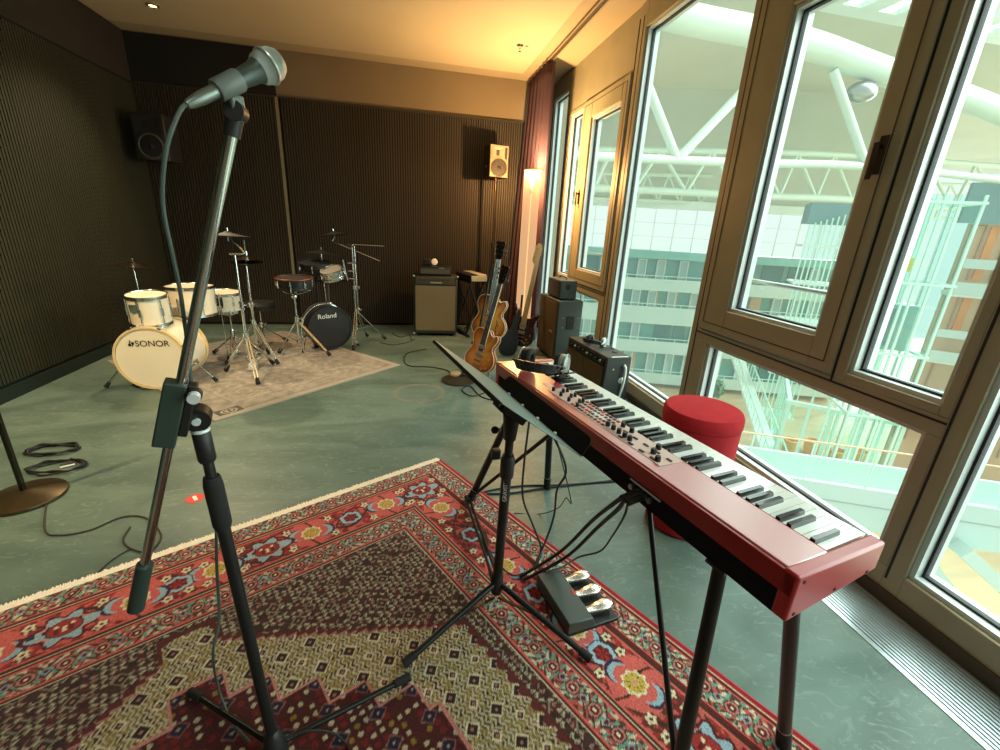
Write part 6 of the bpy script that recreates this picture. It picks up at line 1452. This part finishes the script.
# ------------------------------------------------------------------ window-side amplifiers
O_ = Vector((1.53, 4.22, 0)); XC = yawframe(O_, 0.055); CW, CD, CH = 0.272, 0.56, 0.655
t = thing('speaker_cabinet', 'tall grey-sided speaker cabinet with brown grille by the window', 'speaker cabinet', tuple(XC((CW / 2, CD / 2, 0))))
MB(XC).box(0.0, 0.0, 0.02, CW, CD, CH).build('cabinet', M_tolexg, t, bevel=0.01)
MB(XC).box(-0.007, 0.03, 0.05, 0.002, CD - 0.03, CH - 0.03).build('grille_cloth', M_clothb, t)
MB(XC).box(-0.010, 0.10, 0.30, -0.006, 0.19, 0.325).build('logo_plate', mat('pale logo plate', (156, 140, 100), 0.4, 0.3), t)
hs = MB(XC).box(0.10, -0.003, 0.36, 0.19, 0.003, 0.50).build('recessed_handle', M_blackpl, t, bevel=0.004)
for a in (0.06, 0.23):
    for z in (0.38, 0.48): MB(XC).cyl((a, -0.004, z), (a, 0.002, z), 0.005, n=8).build('screw', M_steel, t)
for a in (0.04, 0.23):
    for b in (0.05, 0.5): MB(XC).cyl((a, b, 0), (a, b, 0.022), 0.018, n=8).build('rubber_foot', M_rubber, t)
t = thing('amplifier_head', 'small grey amplifier head standing on the tall speaker cabinet', 'amplifier head', tuple(XC((0.12, 0.2, CH))))
MB(XC).box(0.028, 0.07, CH + 0.012, 0.215, 0.42, CH + 0.20).build('case', M_tolexg, t, bevel=0.008)
MB(XC).box(0.022, 0.085, CH + 0.025, 0.03, 0.405, CH + 0.185).build('front_panel', M_black, t)
MB(XC).lathe([(0.0, 0.003), (0.026, 0.002), (0.028, 0.0)], (0.115, 0.07, CH + 0.135), (0, -1, 0), 20).build('side_badge', M_black, t)
MB(XC).tube(smooth([(0.12, 0.15, CH + 0.20), (0.12, 0.17, CH + 0.222), (0.12, 0.31, CH + 0.222), (0.12, 0.33, CH + 0.20)], 5), 0.007, 8).build('handle', M_black, t)
for a in (0.05, 0.19):
    for b in (0.10, 0.38): MB(XC).cyl((a, b, CH), (a, b, CH + 0.013), 0.012, n=8).build('foot', M_rubber, t)
cable('thin cable hanging from the amplifier head down behind the speaker cabinet', [XC((0.216, 0.12, CH + 0.10)), XC((0.26, 0.10, CH + 0.08)), XC((0.285, 0.09, CH - 0.05)), XC((0.285, 0.08, 0.30)), XC((0.28, 0.02, 0.02))], 0.003)

O_ = Vector((1.545, 3.07, 0)); XD = yawframe(O_, 0.097); DW_, DD_, DH_ = 0.246, 0.70, 0.402
t = thing('combo_amplifier', 'low wide combo amplifier by the window with headphones on top', 'amplifier', tuple(XD((DW_ / 2, DD_ / 2, 0))))
MB(XD).hexa([(0.0, 0.0, 0.018), (DW_, 0.0, 0.018), (DW_, DD_, 0.018), (0.0, DD_, 0.018), (0.018, 0.0, DH_), (DW_, 0.0, DH_), (DW_, DD_, DH_), (0.018, DD_, DH_)]).build('cabinet', M_tolex, t, bevel=0.01)
MB(XD).hexa([(-0.008, 0.03, 0.04), (0.0, 0.03, 0.04), (0.0, 0.345, 0.04), (-0.008, 0.345, 0.04), (0.004, 0.03, 0.315), (0.014, 0.03, 0.315), (0.014, 0.345, 0.315), (0.004, 0.345, 0.315)]).build('grille_cloth', M_clothb, t)
MB(XD).hexa([(-0.008, 0.355, 0.04), (0.0, 0.355, 0.04), (0.0, 0.67, 0.04), (-0.008, 0.67, 0.04), (0.004, 0.355, 0.315), (0.014, 0.355, 0.315), (0.014, 0.67, 0.315), (0.004, 0.67, 0.315)]).build('grille_cloth', M_clothb, t)
MB(XD).hexa([(0.004, 0.03, 0.325), (0.014, 0.03, 0.325), (0.014, 0.67, 0.325), (0.004, 0.67, 0.325), (0.010, 0.03, 0.385), (0.018, 0.03, 0.385), (0.018, 0.67, 0.385), (0.010, 0.67, 0.385)]).build('control_panel', M_black, t)
for i in range(8): MB(XD).cyl((-0.006, 0.08 + i * 0.075, 0.355), (0.01, 0.08 + i * 0.075, 0.355), 0.011, n=10).build('knob', M_steel if i % 3 == 0 else M_blackpl, t)
MB(XD).cyl((0.085, -0.004, 0.30), (0.085, 0.002, 0.30), 0.008, n=10).build('jack', mat('brass jack', (190, 176, 120), 0.35, 0.7), t)
MB(XD).lathe([(0.0, 0.004), (0.02, 0.004), (0.026, 0.0)], (0.172, 0.0, 0.20), (0, -1, 0), 20).build('side_disc', M_bead, t)
MB(XD).tube(smooth([(0.178, -0.004, 0.335), (0.186, -0.020, 0.30), (0.182, -0.022, 0.18), (0.172, -0.006, 0.06)], 6), 0.011, 8).build('pale_strap', mat('pale webbing', (206, 212, 204), 0.8), t)
MB(XD).box(0.06, -0.0015, DH_ - 0.001, 0.21, 0.012, DH_ + 0.003).build('top_strip', M_bead, t)
for a in (0.04, 0.21):
    for b in (0.05, 0.65): MB(XD).cyl((a, b, 0), (a, b, 0.02), 0.015, n=8).build('rubber_foot', M_rubber, t)
hp2, HF = headphones('headphones', 'grey black headphones lying on the low combo amplifier by the window', XD((0.11, 0.36, DH_ + 0.002)), (0.6, -0.8, 0), (-0.8, -0.6, 0), 0.98, cup2=M_silver)
e = XD((0.13, 0.22, DH_)); MB().tube(smooth([e + Vector(q) for q in ((-.03, .06, .02), (0, .02, .012), (.05, .03, .01), (.06, -.04, .008), (.02, -.08, .006), (.05, -.12, .006))], 6), 0.0035, 6).build('lead', M_cable, hp2)
t = thing('floor_pedal', 'white effect pedal on the floor among the guitars, nearest the speaker cabinet', 'effect pedal', (1.22, 4.10, 0))
MB(yawframe((1.22, 4.10, 0), 0.4)).hexa([(-0.04, -0.06, 0), (0.04, -0.06, 0), (0.04, 0.06, 0), (-0.04, 0.06, 0), (-0.038, -0.058, 0.03), (0.038, -0.058, 0.03), (0.038, 0.058, 0.05), (-0.038, 0.058, 0.05)]).build('case', mat('cream enamel', (222, 214, 196), 0.4), t, bevel=0.004)
MB().cyl((1.235, 4.065, 0.03), (1.235, 4.065, 0.045), 0.009, n=10).build('switch', M_chrome, t)
for q in ((-0.02, 0.035), (0.02, 0.035)): MB(yawframe((1.22, 4.10, 0), 0.4)).cyl((q[0], q[1], 0.04), (q[0], q[1], 0.062), 0.008, n=8).build('knob', M_blackpl, t)
t = thing('floor_pedal', 'dark effect pedal on the floor among the guitars, left of the white pedal', 'effect pedal', (1.0, 4.05, 0))
MB(yawframe((1.0, 4.05, 0), -0.3)).hexa([(-0.04, -0.06, 0), (0.04, -0.06, 0), (0.04, 0.06, 0), (-0.04, 0.06, 0), (-0.038, -0.058, 0.03), (0.038, -0.058, 0.03), (0.038, 0.058, 0.05), (-0.038, 0.058, 0.05)]).build('case', mat('brown enamel', (92, 60, 44), 0.4), t, bevel=0.004)
MB().cyl((0.995, 4.02, 0.03), (0.995, 4.02, 0.046), 0.009, n=10).build('switch', M_chrome, t)
coil('tangle of pale and dark leads on the floor between guitars and cabinet', (1.10, 3.92), 0.075, 2.2, 0.004, 8)
cable('black cable looping on the green floor in front of the bass amplifier', [(0.212, 4.769, 0.005), (0.013, 4.615, 0.005), (-0.029, 4.361, 0.005), (0.029, 4.159, 0.005), (0.221, 4.118, 0.005), (0.369, 4.017, 0.005), (0.412, 3.875, 0.012)], 0.0055)
cable('black cable crossing behind the music stand desk to the guitar stand', [(0.771, 3.177, 0.005), (0.602, 3.298, 0.005), (0.539, 3.563, 0.005), (0.457, 3.470, 0.005), (0.523, 3.327, 0.005), (0.664, 3.408, 0.005)], 0.005)
cable('short black cable on the dark floor left of the bass amplifier', [(-0.177, 5.521, 0.005), (-0.077, 5.316, 0.005), (0.032, 5.417, 0.005), (0.064, 5.170, 0.005)], 0.005)
# faint ring mark left on the floor
t = thing('floor_ring_mark', 'faint tan ring mark on the green floor near the music stand', 'stain', (0.094, 3.440, 0.000))
c = Vector((0.094, 3.440, 0.000))
vs = []; n = 48
for r_ in (0.185, 0.215): vs += [(c.x + r_ * math.cos(2 * PI * i / n), c.y + r_ * math.sin(2 * PI * i / n), 0.0008) for i in range(n)]
MB().add(vs, [(i, (i + 1) % n, n + (i + 1) % n, n + i) for i in range(n)]).build('mark', mat('faint tan stain', (112, 118, 103), 0.6, 0, 0.15, 10), t)
